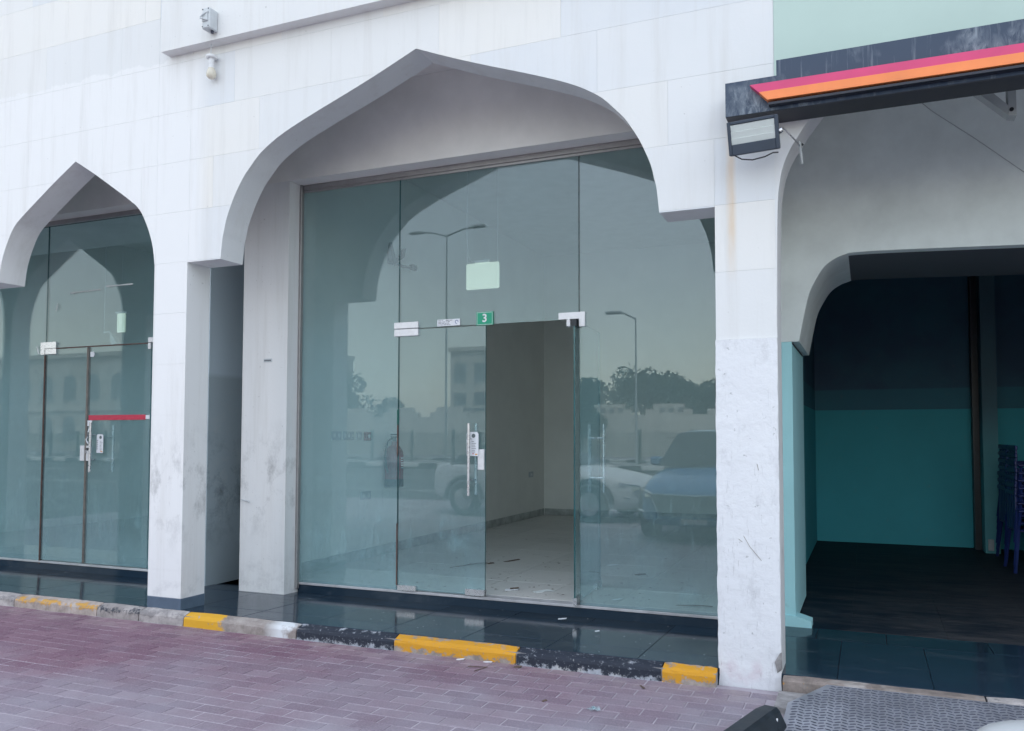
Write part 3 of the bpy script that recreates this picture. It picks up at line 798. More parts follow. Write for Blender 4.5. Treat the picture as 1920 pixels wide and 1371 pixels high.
# ------------------------------------------------------------------ left shopfront
ls = thing('glass_shopfront', 'smaller dusty glass shopfront under the left arch with both doors shut', 'shopfront', (-7.5, G, 0))
MB().bbox(-10.39, -5.63, .585, .64, 3.462, 3.505, .003).build('frame_head', M['alu'], ls)
MB().bbox(-10.39, -5.63, .607, .66, -.02, .062, .003).build('step_riser', M['granite'], ls)
MB().bbox(-10.39, -5.63, .599, .85, .0625, .083, .003).build('sill', plain('pale_sill', (.50, .51, .52), .5, var=.15, scale=5), ls)
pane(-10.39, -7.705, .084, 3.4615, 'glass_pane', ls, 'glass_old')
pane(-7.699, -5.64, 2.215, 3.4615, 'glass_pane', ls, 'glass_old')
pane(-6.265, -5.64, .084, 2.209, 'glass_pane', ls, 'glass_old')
MB().prism([(-7.76, 2.275), (-7.54, 2.275), (-7.54, 2.212), (-7.70, 2.212), (-7.70, 2.15), (-7.76, 2.15)], gy0 - .014, gy1 + .014).build('patch_fitting', M['steel'], ls)
patch(-6.30, -6.24, 2.215, 2.262, ls)
MB().bbox(-7.62, -6.28, .602, .609, 2.203, 2.214, .001).build('head_seal', M['rusty'], ls)
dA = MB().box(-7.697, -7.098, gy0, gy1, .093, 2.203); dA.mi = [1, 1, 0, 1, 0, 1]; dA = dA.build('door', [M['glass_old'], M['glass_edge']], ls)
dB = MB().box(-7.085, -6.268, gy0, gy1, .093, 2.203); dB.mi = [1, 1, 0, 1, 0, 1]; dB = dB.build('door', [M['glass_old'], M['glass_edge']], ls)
patch(-7.695, -7.54, 2.15, 2.21, dA, mat='steel'); patch(-6.30, -6.268, 2.15, 2.21, dB)
for x in (-7.703,): MB().bbox(x - .012, x + .006, .600, .628, .05, 2.145, .003).build('edge_seal', M['rusty'], dA)
MB().bbox(-7.108, -7.083, .598, .630, .093, 2.2, .003).build('edge_seal', plain('grey_brown_seal', (.16, .14, .125), .6, var=.3, scale=15), dA)
patch(-7.165, -7.108, 1.085, 1.235, dA, 'lock'); patch(-7.082, -7.03, 1.085, 1.235, dB, 'lock')
pull(-6.972, .55, .98, 1.46, 1, dB, 0, -.057); pull(-6.82, .678, .98, 1.43, 1, dB, 0, .057)
rt = thing('tape_strip', 'red and white barrier tape stretched across the left shop door', 'tape', (-6.68, .604, 1.48))
MB().bbox(-7.068, -6.318, .602, .6065, 1.482, 1.531, .001).build('red_tape', M['red_tape'], rt)
MB().bbox(-6.317, -6.268, .602, .6065, 1.488, 1.526, .001).build('white_end', M['paper'], rt)
MB().bbox(-7.072, -7.012, .5945, .6015, 1.425, 1.48, .001).build('sticker', M['paper'], rt)
MB().box(-7.045, -7.03, .5935, .594, 1.445, 1.46).build('print_mark', M['ink_red'], rt)
hang_card(-6.928, -6.84, 1.165, 1.345, .585, 'white flyer card beside the handle of the left shop door', True)
pc = thing('padlock_tag', 'white paper tag stuck at the top of the left shop door seam', 'tag', (-7.04, .604, 2.10))
MB().prism([(-7.065, 2.105), (-7.02, 2.105), (-7.008, 2.13), (-7.02, 2.155), (-7.065, 2.155)], .6035, .6075).build('paper', M['paper'], pc)
k = thing('key_tangle', 'chain and key looped round the left shop door handle', 'chain', (-7.03, .57, 1.2))
pts = [(-7.035 + .018*math.sin(i*1.1), .575 + .012*math.cos(i*1.7), 1.42 - .026*i) for i in range(11)]
MB().tube(pts, .006, 6).build('chain', M['steel'], k, smooth=True)
MB().lathe([(.0, -.004), (.014, -.004), (.014, .004), (.0, .004)], (-7.03, .568, 1.2), 10, axis='y').build('key', M['black'], k)
# tape residue on the left glass, two bits
def strip(x0, z0, x1, z1, w, label, name='tape_residue', grp='tape residue on the left shop glass', y=.6055):
    d = Vector((x1 - x0, z1 - z0)).normalized() * w / 2; n = (-d.y, d.x)
    pl = []
    N = 9
    top = []; bot = []
    for i in range(N):
        t = i / (N - 1); x, z = x0 + (x1-x0)*t, z0 + (z1-z0)*t; j = random.uniform(.5, 1.1)
        top.append((x + n[0]*j, z + n[1]*j)); bot.append((x - n[0]*j, z - n[1]*j))
    return one(name, MB().prism(top + bot[::-1], y, y + .0018), M['tape'], label, 'tape', grp)
strip(-7.37, 2.757, -6.95, 2.765, .018, 'long pale line of tape residue on the left part of the dark arch reflection')
strip(-6.88, 2.79, -6.52, 2.79, .016, 'shorter pale tape line on the left shop glass nearest the white pillar')
strip(-7.54, 2.66, -7.57, 2.58, .018, 'short slanting white tape scrap above the left door fitting')
strip(-7.83, 2.24, -7.80, 2.16, .022, 'slanting white tape scrap at the left of the left door fitting')

# ------------------------------------------------------------------ things inside the shops
lb = thing('exit_light_box', 'blank pale light box hanging on wires inside the shop', 'light box', (-3.66, 2.4, 2.85))
MB().bbox(-3.855, -3.475, 2.385, 2.415, 2.85, 3.125, .012).build('panel', M['lit'], lb)
MB().bbox(-3.75, -3.58, 2.37, 2.43, 3.126, 3.15, .004).build('mount', M['white_plastic'], lb)
mb = MB()
for x in (-3.845, -3.495): mb.tube([(x, 2.4, 3.13), (x, 2.4, 4.2)], .0035, 5)
mb.tube([(-3.74, 2.4, 3.14), (-3.80, 2.4, 3.15), (-3.83, 2.4, 3.2), (-3.86, 2.4, 3.5), (-3.83, 2.4, 4.2)], .0035, 5)
mb.build('wire', M['white_plastic'], lb)
eb = thing('exit_light_box', 'narrow pale light box hanging inside the left shop', 'light box', (-8.3, 2.0, 2.57))
MB().bbox(-8.365, -8.235, 1.99, 2.01, 2.573, 2.80, .005).build('panel', M['lit'], eb)
MB().bbox(-8.39, -8.2, 1.98, 2.02, 2.801, 2.826, .004).build('mount', M['white_plastic'], eb)
MB().tube([(-8.3, 2, 2.82), (-8.3, 2, 4.2)], .003, 5).build('wire', M['white_plastic'], eb)
wl = thing('wall_lamp', 'small white angled lamp seen through the left shop glass', 'lamp', (-8.42, 2.0, 2.44))
MB().prism([(-8.45, 2.55), (-8.42, 2.54), (-8.33, 2.44), (-8.42, 2.43), (-8.45, 2.47)], 1.97, 2.03).build('head', M['white_plastic'], wl)
MB().tube([(-8.58, 2, 2.585), (-8.5, 2, 2.59), (-8.44, 2, 2.55)], .012, 6).build('arm', M['white_plastic'], wl)
MB().tube([(-8.58, 2, 2.585), (-8.58, 2, 4.2)], .006, 6).build('rod', M['white_plastic'], wl)
bl = thing('bracket_lamp', 'dark folded lamp bracket high on the shop wall, behind the left glass', 'lamp', (-4.72, 2.4, 3.2))
MB().bbox(-4.7495, -4.73, 2.28, 2.42, 3.18, 3.30, .004).build('back_plate', M['black'], bl)
MB().prism([(2.27, 3.2), (2.27, 3.36), (2.285, 3.405), (2.30, 3.37), (2.36, 3.26), (2.40, 3.24), (2.40, 3.19), (2.32, 3.17)], -4.73, -4.69, axis='x').build('fin', M['black'], bl)
MB().prism([(2.46, 3.30), (2.50, 3.375), (2.56, 3.40), (2.545, 3.345), (2.53, 3.30), (2.44, 3.24), (2.40, 3.24)], -4.72, -4.685, axis='x').build('fin', M['black'], bl)
MB().tube([(-4.70, 2.38, 3.195), (-4.66, 2.46, 3.175), (-4.64, 2.6, 3.19)], .016, 8).build('arm', M['black'], bl)
MB().bbox(-4.67, -4.61, 2.59, 2.68, 3.165, 3.225, .008).build('head', M['black'], bl)
fe = thing('fire_extinguisher', 'red fire extinguisher hung on the left wall inside the shop', 'fire extinguisher', (-4.67, 2.28, .79))
fc = (-4.645, 2.285, 0)
MB().lathe([(0, .80), (.09, .80), (.1, .81), (.1, 1.12), (.092, 1.17), (.06, 1.22), (.028, 1.235), (.025, 1.27), (0, 1.27)], fc, 20).build('cylinder', M['red'], fe, smooth=True)
MB().lathe([(0, .795), (.1015, .795), (.1015, .875), (0, .875)], fc, 20).build('base_band', M['black'], fe, smooth=True)
MB().lathe([(.0, 1.271), (.02, 1.271), (.02, 1.31), (.0, 1.31)], fc, 12).bbox(-4.68, -4.65, 2.26, 2.37, 1.311, 1.325, .003).bbox(-4.68, -4.65, 2.26, 2.36, 1.335, 1.35, .003).build('valve', M['black'], fe)
MB().tube([(-4.665, 2.27, 1.30), (-4.66, 2.19, 1.28), (-4.655, 2.14, 1.20), (-4.655, 2.135, 1.1), (-4.66, 2.16, 1.0), (-4.66, 2.19, .95)], .011, 8).build('hose', M['black'], fe, smooth=True)
mb = MB()
for r in range(5): mb.box(-4.546, -4.5445, 2.262, 2.31 - .01*(r % 2), .99 + .025*r, 1.0 + .025*r)
mb.build('label_print', M['paper'], fe)
MB().bbox(-4.7495, -4.742, 2.25, 2.32, 1.1, 1.25, .002).build('bracket', M['steel'], fe)
cp = thing('call_point', 'small red fire call point on the wall left of the extinguisher', 'call point', (-4.74, 1.92, 1.28))
MB().bbox(-4.7495, -4.715, 1.875, 1.965, 1.28, 1.37, .004).build('housing', M['red'], cp)
MB().lathe([(0, 0), (.02, 0), (.02, .006), (0, .006)], (-4.7148, 1.92, 1.325), 12, axis='x').build('button', M['white_plastic'], cp)
def wplate(y0, y1, z0, z1, label, n):
    t = thing('switch_plate', label, 'switch', (-4.745, (y0 + y1)/2, z0), 'switches and sockets on the shop wall')
    MB().bbox(-4.7495, -4.738, y0, y1, z0, z1, .002).build('plate', M['grey_plastic'], t)
    for i in range(n):
        w = (y1 - y0) / n; MB().bbox(-4.7378, -4.733, y0 + w*i + w*.3, y0 + w*i + w*.7, z0 + .025, z1 - .025, .001).build('rocker', M['white_plastic'], t)
wplate(1.34, 1.49, 1.29, 1.375, 'double switch plate at the left end of the row on the shop wall', 2)
wplate(1.52, 1.70, 1.29, 1.375, 'wide switch plate in the row left of the red call point', 3)
wplate(1.74, 1.83, 1.29, 1.375, 'single switch plate next to the red call point', 1)
wplate(1.83, 2.0, .68, .765, 'double socket plate low on the wall under the extinguisher', 2)
wplate(6.2, 6.36, .70, .785, 'socket plate far back on the wall seen through the open door', 1)
# litter
def litter(x, y, l, w, rz, mat, label, cat, name, grp, h=.004, z=FZ):
    n = 7; top = []; bot = []
    for i in range(n):
        t = i / (n - 1) - .5; j = random.uniform(.6, 1.1)
        top.append((t*l, w/2*j)); bot.append((t*l, -w/2*random.uniform(.6, 1.1)))
    mb = MB().prism(top + bot[::-1], 0, h, axis='z')
    c, s_ = math.cos(rz), math.sin(rz)
    mb.v = [(x + c*a - s_*b, y + s_*a + c*b, z + .0015 + d + (.01*math.sin(a*9) if l > .2 else .003*math.sin(a*40))) for a, b, d in mb.v]
    return one(name, mb, M[mat], label, cat, grp)
GL = 'litter on the shop floor'
litter(-3.62, 1.83, .60, .03, .98, 'debris', 'long brown strip lying on the floor behind the closed glass door', 'strip', 'cardboard_strip', GL)
litter(-3.42, 2.1, .06, .05, .7, 'debris', 'dark crumpled bit at the end of the long brown strip', 'scrap', 'cardboard_scrap', GL)
litter(-3.31, 2.3, .22, .045, .9, 'debris', 'brown strip on the floor just inside the open doorway', 'strip', 'cardboard_strip', GL)
litter(-2.68, .95, .11, .06, .3, 'paper', 'torn white paper with dark print near the doorway', 'paper', 'paper_scrap', GL)
litter(-2.66, .955, .07, .04, .3, 'debris', 'brown square of card lying on the torn white paper', 'card', 'paper_scrap', GL, z=FZ + .012)
litter(-2.42, .98, .17, .055, .75, 'tape', 'crumpled pale plastic sheet beside the open door leaf', 'plastic', 'plastic_scrap', GL)
litter(-2.29, 2.45, .10, .03, .4, 'paper', 'small white scrap on the floor behind the right glass pane', 'paper', 'paper_scrap', GL)
litter(-1.9, 2.02, .1, .05, .5, 'debris', 'dark folded scrap in the middle of the floor behind the right pane', 'scrap', 'cardboard_scrap', GL)
litter(-1.78, .89, .07, .02, .5, 'paper', 'tiny white stub near the sill behind the right pane', 'stub', 'paper_scrap', GL)
litter(-1.25, .86, .4, .028, -.05, 'debris', 'thin brown batten lying along the sill behind the right pane', 'batten', 'wood_strip', GL)
mb = MB()
for i in range(260):
    x, y = random.uniform(-4.6, -.9), .75 + abs(random.gauss(0, 1.5))
    if y > 6: continue
    r = random.uniform(.003, .012); a = random.uniform(0, 3)
    mb.add([(x + r*math.cos(a + q)*random.uniform(.6, 2), y + r*math.sin(a + q), FZ + .0012 + random.uniform(0, .003)) for q in (0, 1.6, 3.1, 4.7)], [(0, 1, 2, 3)])
tag(mb.build('floor_debris', M['debris']), kind='stuff')
# outside crumbs and litter
cam_scale(PASSAGE)
litter(-2.07, .48, .06, .03, .2, 'paper', 'white crushed paper on the riser below the open doorway', 'paper', 'paper_scrap', 'litter on the walkway', z=0)
litter(-1.72, .22, .03, .02, .5, 'paper', 'tiny white pebble-like scrap alone on the black walkway', 'paper', 'paper_scrap', 'litter on the walkway', z=0)
cam_scale(FORECOURT)
litter(-2.44, -.40, .05, .02, .2, 'paper', 'bit of pale litter at the foot of the yellow kerb stone', 'paper', 'paper_scrap', 'litter on the pavement', z=OLD)
litter(-2.25, -.39, .06, .02, -.1, 'paper', 'second pale litter bit along the yellow kerb stone, further right', 'paper', 'paper_scrap', 'litter on the pavement', z=OLD)
litter(-2.03, -.42, .05, .03, .4, 'debris', 'dark dry leaf in front of the right end of the yellow kerb stone', 'leaf', 'dry_leaf', 'litter on the pavement', z=OLD)
litter(-1.64, -.95, .028, .02, .9, 'debris', 'small dark leaf on the bare middle of the pavers', 'leaf', 'dry_leaf', 'litter on the pavement', z=OLD)
litter(-1.21, -.52, .07, .012, -1.0, 'debris', 'thin dark leaf under the second black kerb stone', 'leaf', 'dry_leaf', 'litter on the pavement', z=OLD)
tw = one('twig', MB().tube([(-2.32, -.53, OLD + .004), (-2.2, -.50, OLD + .006)], .0025, 5).tube([(-2.2, -.50, OLD + .006), (-2.24, -.60, OLD + .004)], .0025, 5), M['debris'], 'bent dark twig on the pavers before the yellow kerb stone', 'twig')
pg = MB()
for i in range(40):
    a = random.uniform(0, 6.28); r = random.uniform(0, .04)
    pg.add([(-1.36 + r*math.cos(a) + dx, -1.0 + r*math.sin(a)*.6 + dy, OLD + .003 + random.uniform(0, .02)) for dx, dy in ((0, 0), (.02, .004), (.016, .016))], [(0, 1, 2)])
one('plastic_bag', pg, glass_mat('clear_plastic', (.93, .93, .93), .3), 'clear crumpled plastic wrapper lying on the pavers', 'wrapper')
cam_scale(WORLD)
mb = MB()
for i in range(70):
    x = random.uniform(-3.8, -.9); y = random.gauss(.5, .3)
    if not 0 < y < 1.1: continue
    r = random.uniform(.002, .006); a = random.uniform(0, 3)
    mb.add([(x + r*math.cos(a + q)*1.5, y + r*math.sin(a + q), floor_z(y) + .0022) for q in (0, 1.6, 3.1, 4.7)], [(0, 1, 2, 3)])
for i in range(120):
    x = random.uniform(-6, -.9); y = -.11 - abs(random.gauss(0, .25)); r = random.uniform(.002, .006); a = random.uniform(0, 3)
    mb.add([(x + r*math.cos(a + q)*1.5, y + r*math.sin(a + q), STREET + .0032) for q in (0, 1.6, 3.1, 4.7)], [(0, 1, 2, 3)])
tag(mb.build('grit', plain('pale_grit', (.30, .30, .30), .9)), kind='stuff')

# ------------------------------------------------------------------ things on the facade
cam_scale(SHOP)
jl = thing('door_tag', 'tiny grey printed tag fixed to the white jamb', 'tag', (-4.736, .43, 1.958))
MB().bbox(-4.782, -4.691, .4305, .4343, 1.958, 1.989, .001).build('plate', M['grey_plastic'], jl)
mb = MB()
for i in range(6): mb.box(-4.772 + .012*i, -4.764 + .012*i, .4298, .4304, 1.967, 1.979)
mb.build('print_line', M['ink'], jl)
one('wire_hook', MB().tube([(-5.0, .43, .785), (-4.95, .42, .775), (-4.905, .415, .772), (-4.895, .42, .76)], .005, 6), M['grey_plastic'], 'bent wire hook sticking out low on the white jamb', 'hook', smooth=True)
cam_scale(WORLD)
iso = thing('isolator_switch', 'grey weatherproof isolator box with lever on the white fascia', 'switch', (-4.85, -.1, 4.6))
ib = MB().bbox(-4.915, -4.835, -.195, -.1005, 4.604, 4.775, .008)
ib.build('housing', M['grey_plastic'], iso)
mb = MB()
for s1 in (0, 1): mb.tube([(-4.845, -.2, 4.735 - .07*s1), (-4.885, -.212, 4.712 - .035*s1), (-4.912, -.215, 4.693 - .01*s1)], .006, 6)
mb.bbox(-4.905, -4.85, -.205, -.195, 4.66, 4.73, .003)
mb.build('lever', M['grey_plastic'], iso)
for x in (-4.905, -4.846):
    for z in (4.62, 4.762): MB().lathe([(0, 0), (.005, 0), (.005, -.003), (0, -.003)], (x, -.195, z), 8, axis='y').build('screw', M['black'], iso)
MB().lathe([(0, 4.585), (.012, 4.585), (.012, 4.604), (0, 4.604)], (-4.857, -.14, 0), 10).build('cable_gland', M['ink'], iso)
bu = thing('pendant_bulb', 'bare white light bulb hanging by a wire under the fascia', 'light bulb', (-4.945, -.05, 4.26))
MB().tube([(-4.955, -.05, 4.552), (-4.953, -.05, 4.50), (-4.958, -.05, 4.458)], .0035, 6).build('wire', M['grey_plastic'], bu)
bc = (-4.947, -.05, 0)
MB().lathe([(0, 4.460), (.018, 4.458), (.045, 4.452), (.046, 4.438), (.04, 4.430), (.022, 4.430), (.022, 4.385), (0, 4.385)], bc, 20).build('lamp_holder', M['white_plastic'], bu, smooth=True)
MB().lathe([(.0, 4.384), (.021, 4.384), (.023, 4.37), (.024, 4.35), (.0, 4.35)], bc, 18).build('cap', M['white_plastic'], bu, smooth=True)
MB().lathe([(.0, 4.3498), (.0235, 4.3498), (.034, 4.325), (.04, 4.302), (.037, 4.28), (.024, 4.264), (.008, 4.257), (0, 4.256)], bc, 20).build('globe', M['bulb'], bu, smooth=60)
# canopy sign over the passage
sg = thing('canopy_sign', 'navy canopy sign with pink and orange stripes over the dark passage', 'sign', (.9, -.1, 3.25))
MB().prism([(-.757, 3.253), (3.0, 3.253), (3.0, 3.551), (-.458, 3.551), (-.458, 3.459), (-.757, 3.459)], -.21, -.0045).build('sign_panel', [M['navy']], sg)
MB().box(-.753, 2.99, -.205, -.006, 3.2485, 3.2525).build('underside', M['navy_dark'], sg)
MB().prism([(-.606, 3.404), (2.95, 3.39), (2.95, 3.342), (-.553, 3.352)], -.262, -.211).build('pink_stripe', M['pink'], sg)
MB().prism([(-.553, 3.3515), (2.95, 3.3415), (2.95, 3.287), (-.505, 3.300)], -.266, -.211).build('orange_stripe', M['orange'], sg)
MB().box(-.50, 2.95, -.258, -.211, 3.272, 3.286).build('stripe_backing', M['navy_dark'], sg)
fl = thing('floodlight', 'dark floodlight with white louvred lens below the sign corner', 'floodlight', (-.59, -.2, 3.0))
def tilt(v):      # lamp head tips its face downwards
    o = Vector((-.59, -.25, 3.10)); p = Vector(v) - o; p = Matrix.Rotation(math.radians(14), 3, 'X') @ p
    p = Matrix.Rotation(math.radians(-2.2), 3, 'Y') @ p; return tuple(o + p)
def tb(mb, name, mat): mb.v = [tilt(v) for v in mb.v]; return mb.build(name, mat, fl)
hd = MB()
fy0, fy1 = -.275, -.225
x0, x1, z0, z1 = -.735, -.442, 3.005, 3.198; lx0, lx1, lz0, lz1 = -.715, -.464, 3.066, 3.180
hd.bbox(x0, x1, fy0 + .012, fy1, z0, z1, .006)
hd.bbox(x0, lx0, fy0, fy0 + .0118, z0, z1, .003); hd.bbox(lx1, x1, fy0, fy0 + .0118, z0, z1, .003)
hd.bbox(lx0 + .0002, lx1 - .0002, fy0, fy0 + .0118, lz1, z1, .003); hd.bbox(lx0 + .0002, lx1 - .0002, fy0, fy0 + .0118, z0, lz0, .003)
for i in range(9): hd.box(x0 + .02 + .03*i, x0 + .026 + .03*i, fy1, fy1 + .03, z0 + .02, z1 - .02)
tb(hd, 'housing', plain('floodlight_grey', (.035, .05, .075), .45, var=.1))
ln = MB()
for i in range(3):
    a, b = lz0 + (lz1 - lz0)*i/3, lz0 + (lz1 - lz0)*(i + 1)/3
    ln.add([(lx0, fy0 + .010, a), (lx1, fy0 + .010, a), (lx1, fy0 + .003, b - .004), (lx0, fy0 + .003, b - .004), (lx1, fy0 + .011, b), (lx0, fy0 + .011, b)], [(0, 1, 2, 3), (3, 2, 4, 5)])
tb(ln, 'lens', plain('pale_lens', (.58, .62, .60), .3, var=.04))
MB().tube([(-.70, -.24, 3.0), (-.66, -.235, 2.975), (-.60, -.22, 2.968), (-.53, -.2, 2.985), (-.49, -.15, 3.02), (-.47, -.03, 3.06)], .004, 6).build('cable', M['cable'], fl, smooth=True)
MB().tube([(-.445, -.24, 3.11), (-.43, -.235, 3.12)], .016, 10).tube([(-.435, -.235, 3.135), (-.42, -.15, 3.15), (-.36, -.06, 3.10), (-.345, -.0, 3.09)], .0045, 6).build('yoke', M['steel'], fl, smooth=True)
MB().tube([(-.347, -.004, 3.12), (-.335, .03, 2.99)], .009, 8).build('bracket_arm', M['galv'], fl)
MB().lathe([(0, 0), (.008, 0), (.008, .006), (0, .006)], (-.335, .06, 3.12), 8, axis='y').build('bolt', M['black'], fl)
# steel triangle bracket in the passage mouth
br = thing('steel_bracket', 'grey triangular steel bracket below the sign at the passage ceiling', 'bracket', (.75, .3, 3.2))
MB().prism([(.805, 3.205), (.845, 3.195), (.845, 3.62), (.805, 3.62)], .25, .34).build('upright', M['galv'], br)
MB().prism([(.8045, 3.205), (.8045, 3.265), (.62, 3.47), (.54, 3.47)], .255, .335).build('brace', M['galv'], br)
MB().prism([(.54, 3.4705), (.8045, 3.4705), (.8045, 3.5), (.54, 3.5)], .255, .335).build('top_bar', M['galv'], br)
MB().lathe([(0, 0), (.012, 0), (.012, -.006), (0, -.006)], (.82, .25, 3.235), 10, axis='y').build('bolt', M['black'], br)
cam_scale(PASSAGE)
one('hanging_cable', MB().tube([(.22, .84, 3.75), (.45, .835, 3.5), (.7, .835, 3.28), (1.0, .84, 3.0), (1.6, .85, 2.8)], .0026, 5), M['galv'], 'thin dark cable running diagonally across the grey wall above the passage', 'cable')
cam_scale(WORLD)
# blue chairs stacked in the passage
def chair():
    t = thing('plastic_chair', '', 'chair', (0, 0, 0))
    L = dict(local=True)
    seat = MB().bbox(-.22, .22, -.21, .21, .42, .445, .01); seat.build('seat', M['chair'], t, **L)
    b = MB()
    for i in range(5): b.bbox(-.20 + .084*i, -.145 + .084*i, .195, .215, .445, .80, .004)
    b.bbox(-.22, .22, .193, .222, .80, .85, .008); b.build('backrest', M['chair'], t, **L)
    for sx in (-1, 1):
        a = MB().bbox(sx*.24 - .025, sx*.24 + .025, -.2, .2, .63, .655, .008); a.build('arm', M['chair'], t, **L)
        for sy in (-1, 1):
            MB().tube([(sx*.205, sy*.19, .42), (sx*.245, sy*.235, 0)], [.024, .018], 6).tube([(sx*.24, sy*.17, .63), (sx*.21, sy*.19, .43)], .015, 6).build('leg', M['chair'], t, **L)
    return t
proto = chair(); first = True
ord_ = ['bottom', 'second', 'third', 'fourth', 'fifth', 'sixth', 'topmost']
for si, (x, y, where) in enumerate(((1.66, 5.6, 'rear'), (1.63, 4.8, 'front'))):
    for k in range(7):
        lab = f'{ord_[k]} blue plastic chair of the {where} stack in the passage' + (', counted from the floor' if 0 < k < 6 else '')
        if first: o = proto; o['label'] = lab; o.location = (x, y, -.09); o.rotation_euler = (0, 0, 1.62); first = False
        else: o = dup(proto, (x + .004*k, y + .006*k, -.09 + .078*k), 1.62 + random.uniform(-.03, .03), lab)
        o['group'] = 'blue chairs stacked in the passage'
# tread plate ramp
cam_scale(FORECOURT)
tp = thing('tread_plate', 'steel tread plate ramp lying against the passage kerb', 'ramp', (.5, -.8, OLD))
def zr(y): return -.0215 + (y + .358) * .094
pl = [(-.41, -1.25), (1.6, -1.25), (1.6, -.361), (-.22, -.361), (-.40, -.66)]
mb = MB(); n = len(pl)
mb.add([(x, y, zr(y)) for x, y in pl] + [(x, y, zr(y) - .012) for x, y in pl], [tuple(range(n)), tuple(range(2*n - 1, n - 1, -1))] + [(i, i + n, (i + 1) % n + n, (i + 1) % n) for i in range(n)]); mb.fix = True
mb.build('plate', M['plate'], tp)
mb = MB()
for i in range(58):
    for j in range(28):
        x = -.40 + .0345*i + (.006 if j % 2 else 0); y = -1.235 + .0315*j
        if x < -.40 + max(0, (y + .66)) * .66 + .02: continue
        a = math.radians(28 if i % 2 else -28) ; l, w = .0145, .0028
        c, s_ = math.cos(a), math.sin(a); z = zr(y)
        mb.add([(x + c*p - s_*q, y + s_*p + c*q, z + .0032) for p, q in ((-l, 0), (-l*.6, -w), (l*.6, -w), (l, 0), (l*.6, w), (-l*.6, w))] +
               [(x + 1.25*(c*p - s_*q), y + 1.25*(s_*p + c*q), z + .0004) for p, q in ((-l, 0), (-l*.6, -w), (l*.6, -w), (l, 0), (l*.6, w), (-l*.6, w))],
               [(0, 1, 2, 3, 4, 5)] + [(k, (k + 1) % 6, (k + 1) % 6 + 6, k + 6) for k in range(6)])
mb.fix = True
tag(mb.build('tread_pattern', M['plate_bar'], tp), kind='stuff')
cf = []
for i in range(14):
    t = i / 13; cf.append((-.46 + .26*t + random.uniform(-.02, .02), -.72 + .35*t + random.uniform(-.015, .015)))
poly = cf + [(-.30, -.379), (-.46, -.379)]
mb = MB(); mb.prism([(-.47, -.379), (-.47, -.66), (-.40, -.68), (-.34, -.58), (-.24, -.44), (-.21, -.379)], -.112, -.078, axis='z')
mb.build('mortar_fillet', M['conc'], kind='structure')
# rubber wheel stop at the bottom edge
ws = thing('wheel_stop', 'black rubber wheel stop with white end reflectors on the pavers', 'wheel stop', (-.62, -1.6, OLD))
dirv = Vector((-.26, -.966, 0)).normalized(); per = Vector((.966, -.26, 0)).normalized(); st0 = Vector((-.452, -.905, 0))
mb = MB(); ring = []
for d, zt, wt in ((0, .0, .028), (.02, .012, .034), (.12, .02, .04), (1.7, .02, .04)):
    p = st0 + dirv * d; zz = -.004 + zt
    prof = [(-wt - .045, OLD), (-wt - .008, zz - .012), (-wt + .006, zz), (wt - .004, zz), (wt + .012, zz - .014), (wt + .06, OLD)]
    ring.append([tuple(p + per * a + Vector((0, 0, b))) for a, b in prof])
v = [q for r in ring for q in r]; k_ = 6
mb.add(v, [(i*k_ + j, i*k_ + (j + 1) % k_, (i + 1)*k_ + (j + 1) % k_, (i + 1)*k_ + j) for i in range(3) for j in range(k_)] + [tuple(range(k_)), tuple(range(3*k_ + k_ - 1, 3*k_ - 1, -1))]); mb.fix = True
mb.build('body', M['rubber'], ws)
for d, z in ((.10, -.012), (.32, -.02)):
    p = st0 + dirv*d + per*.058 + Vector((0, 0, z - .014)); MB().lathe([(0, -.008), (.008, -.008), (.008, .008), (0, .008)], tuple(p), 10, axis='x').build('reflector', M['white_plastic'], ws)

cam_scale(WORLD)
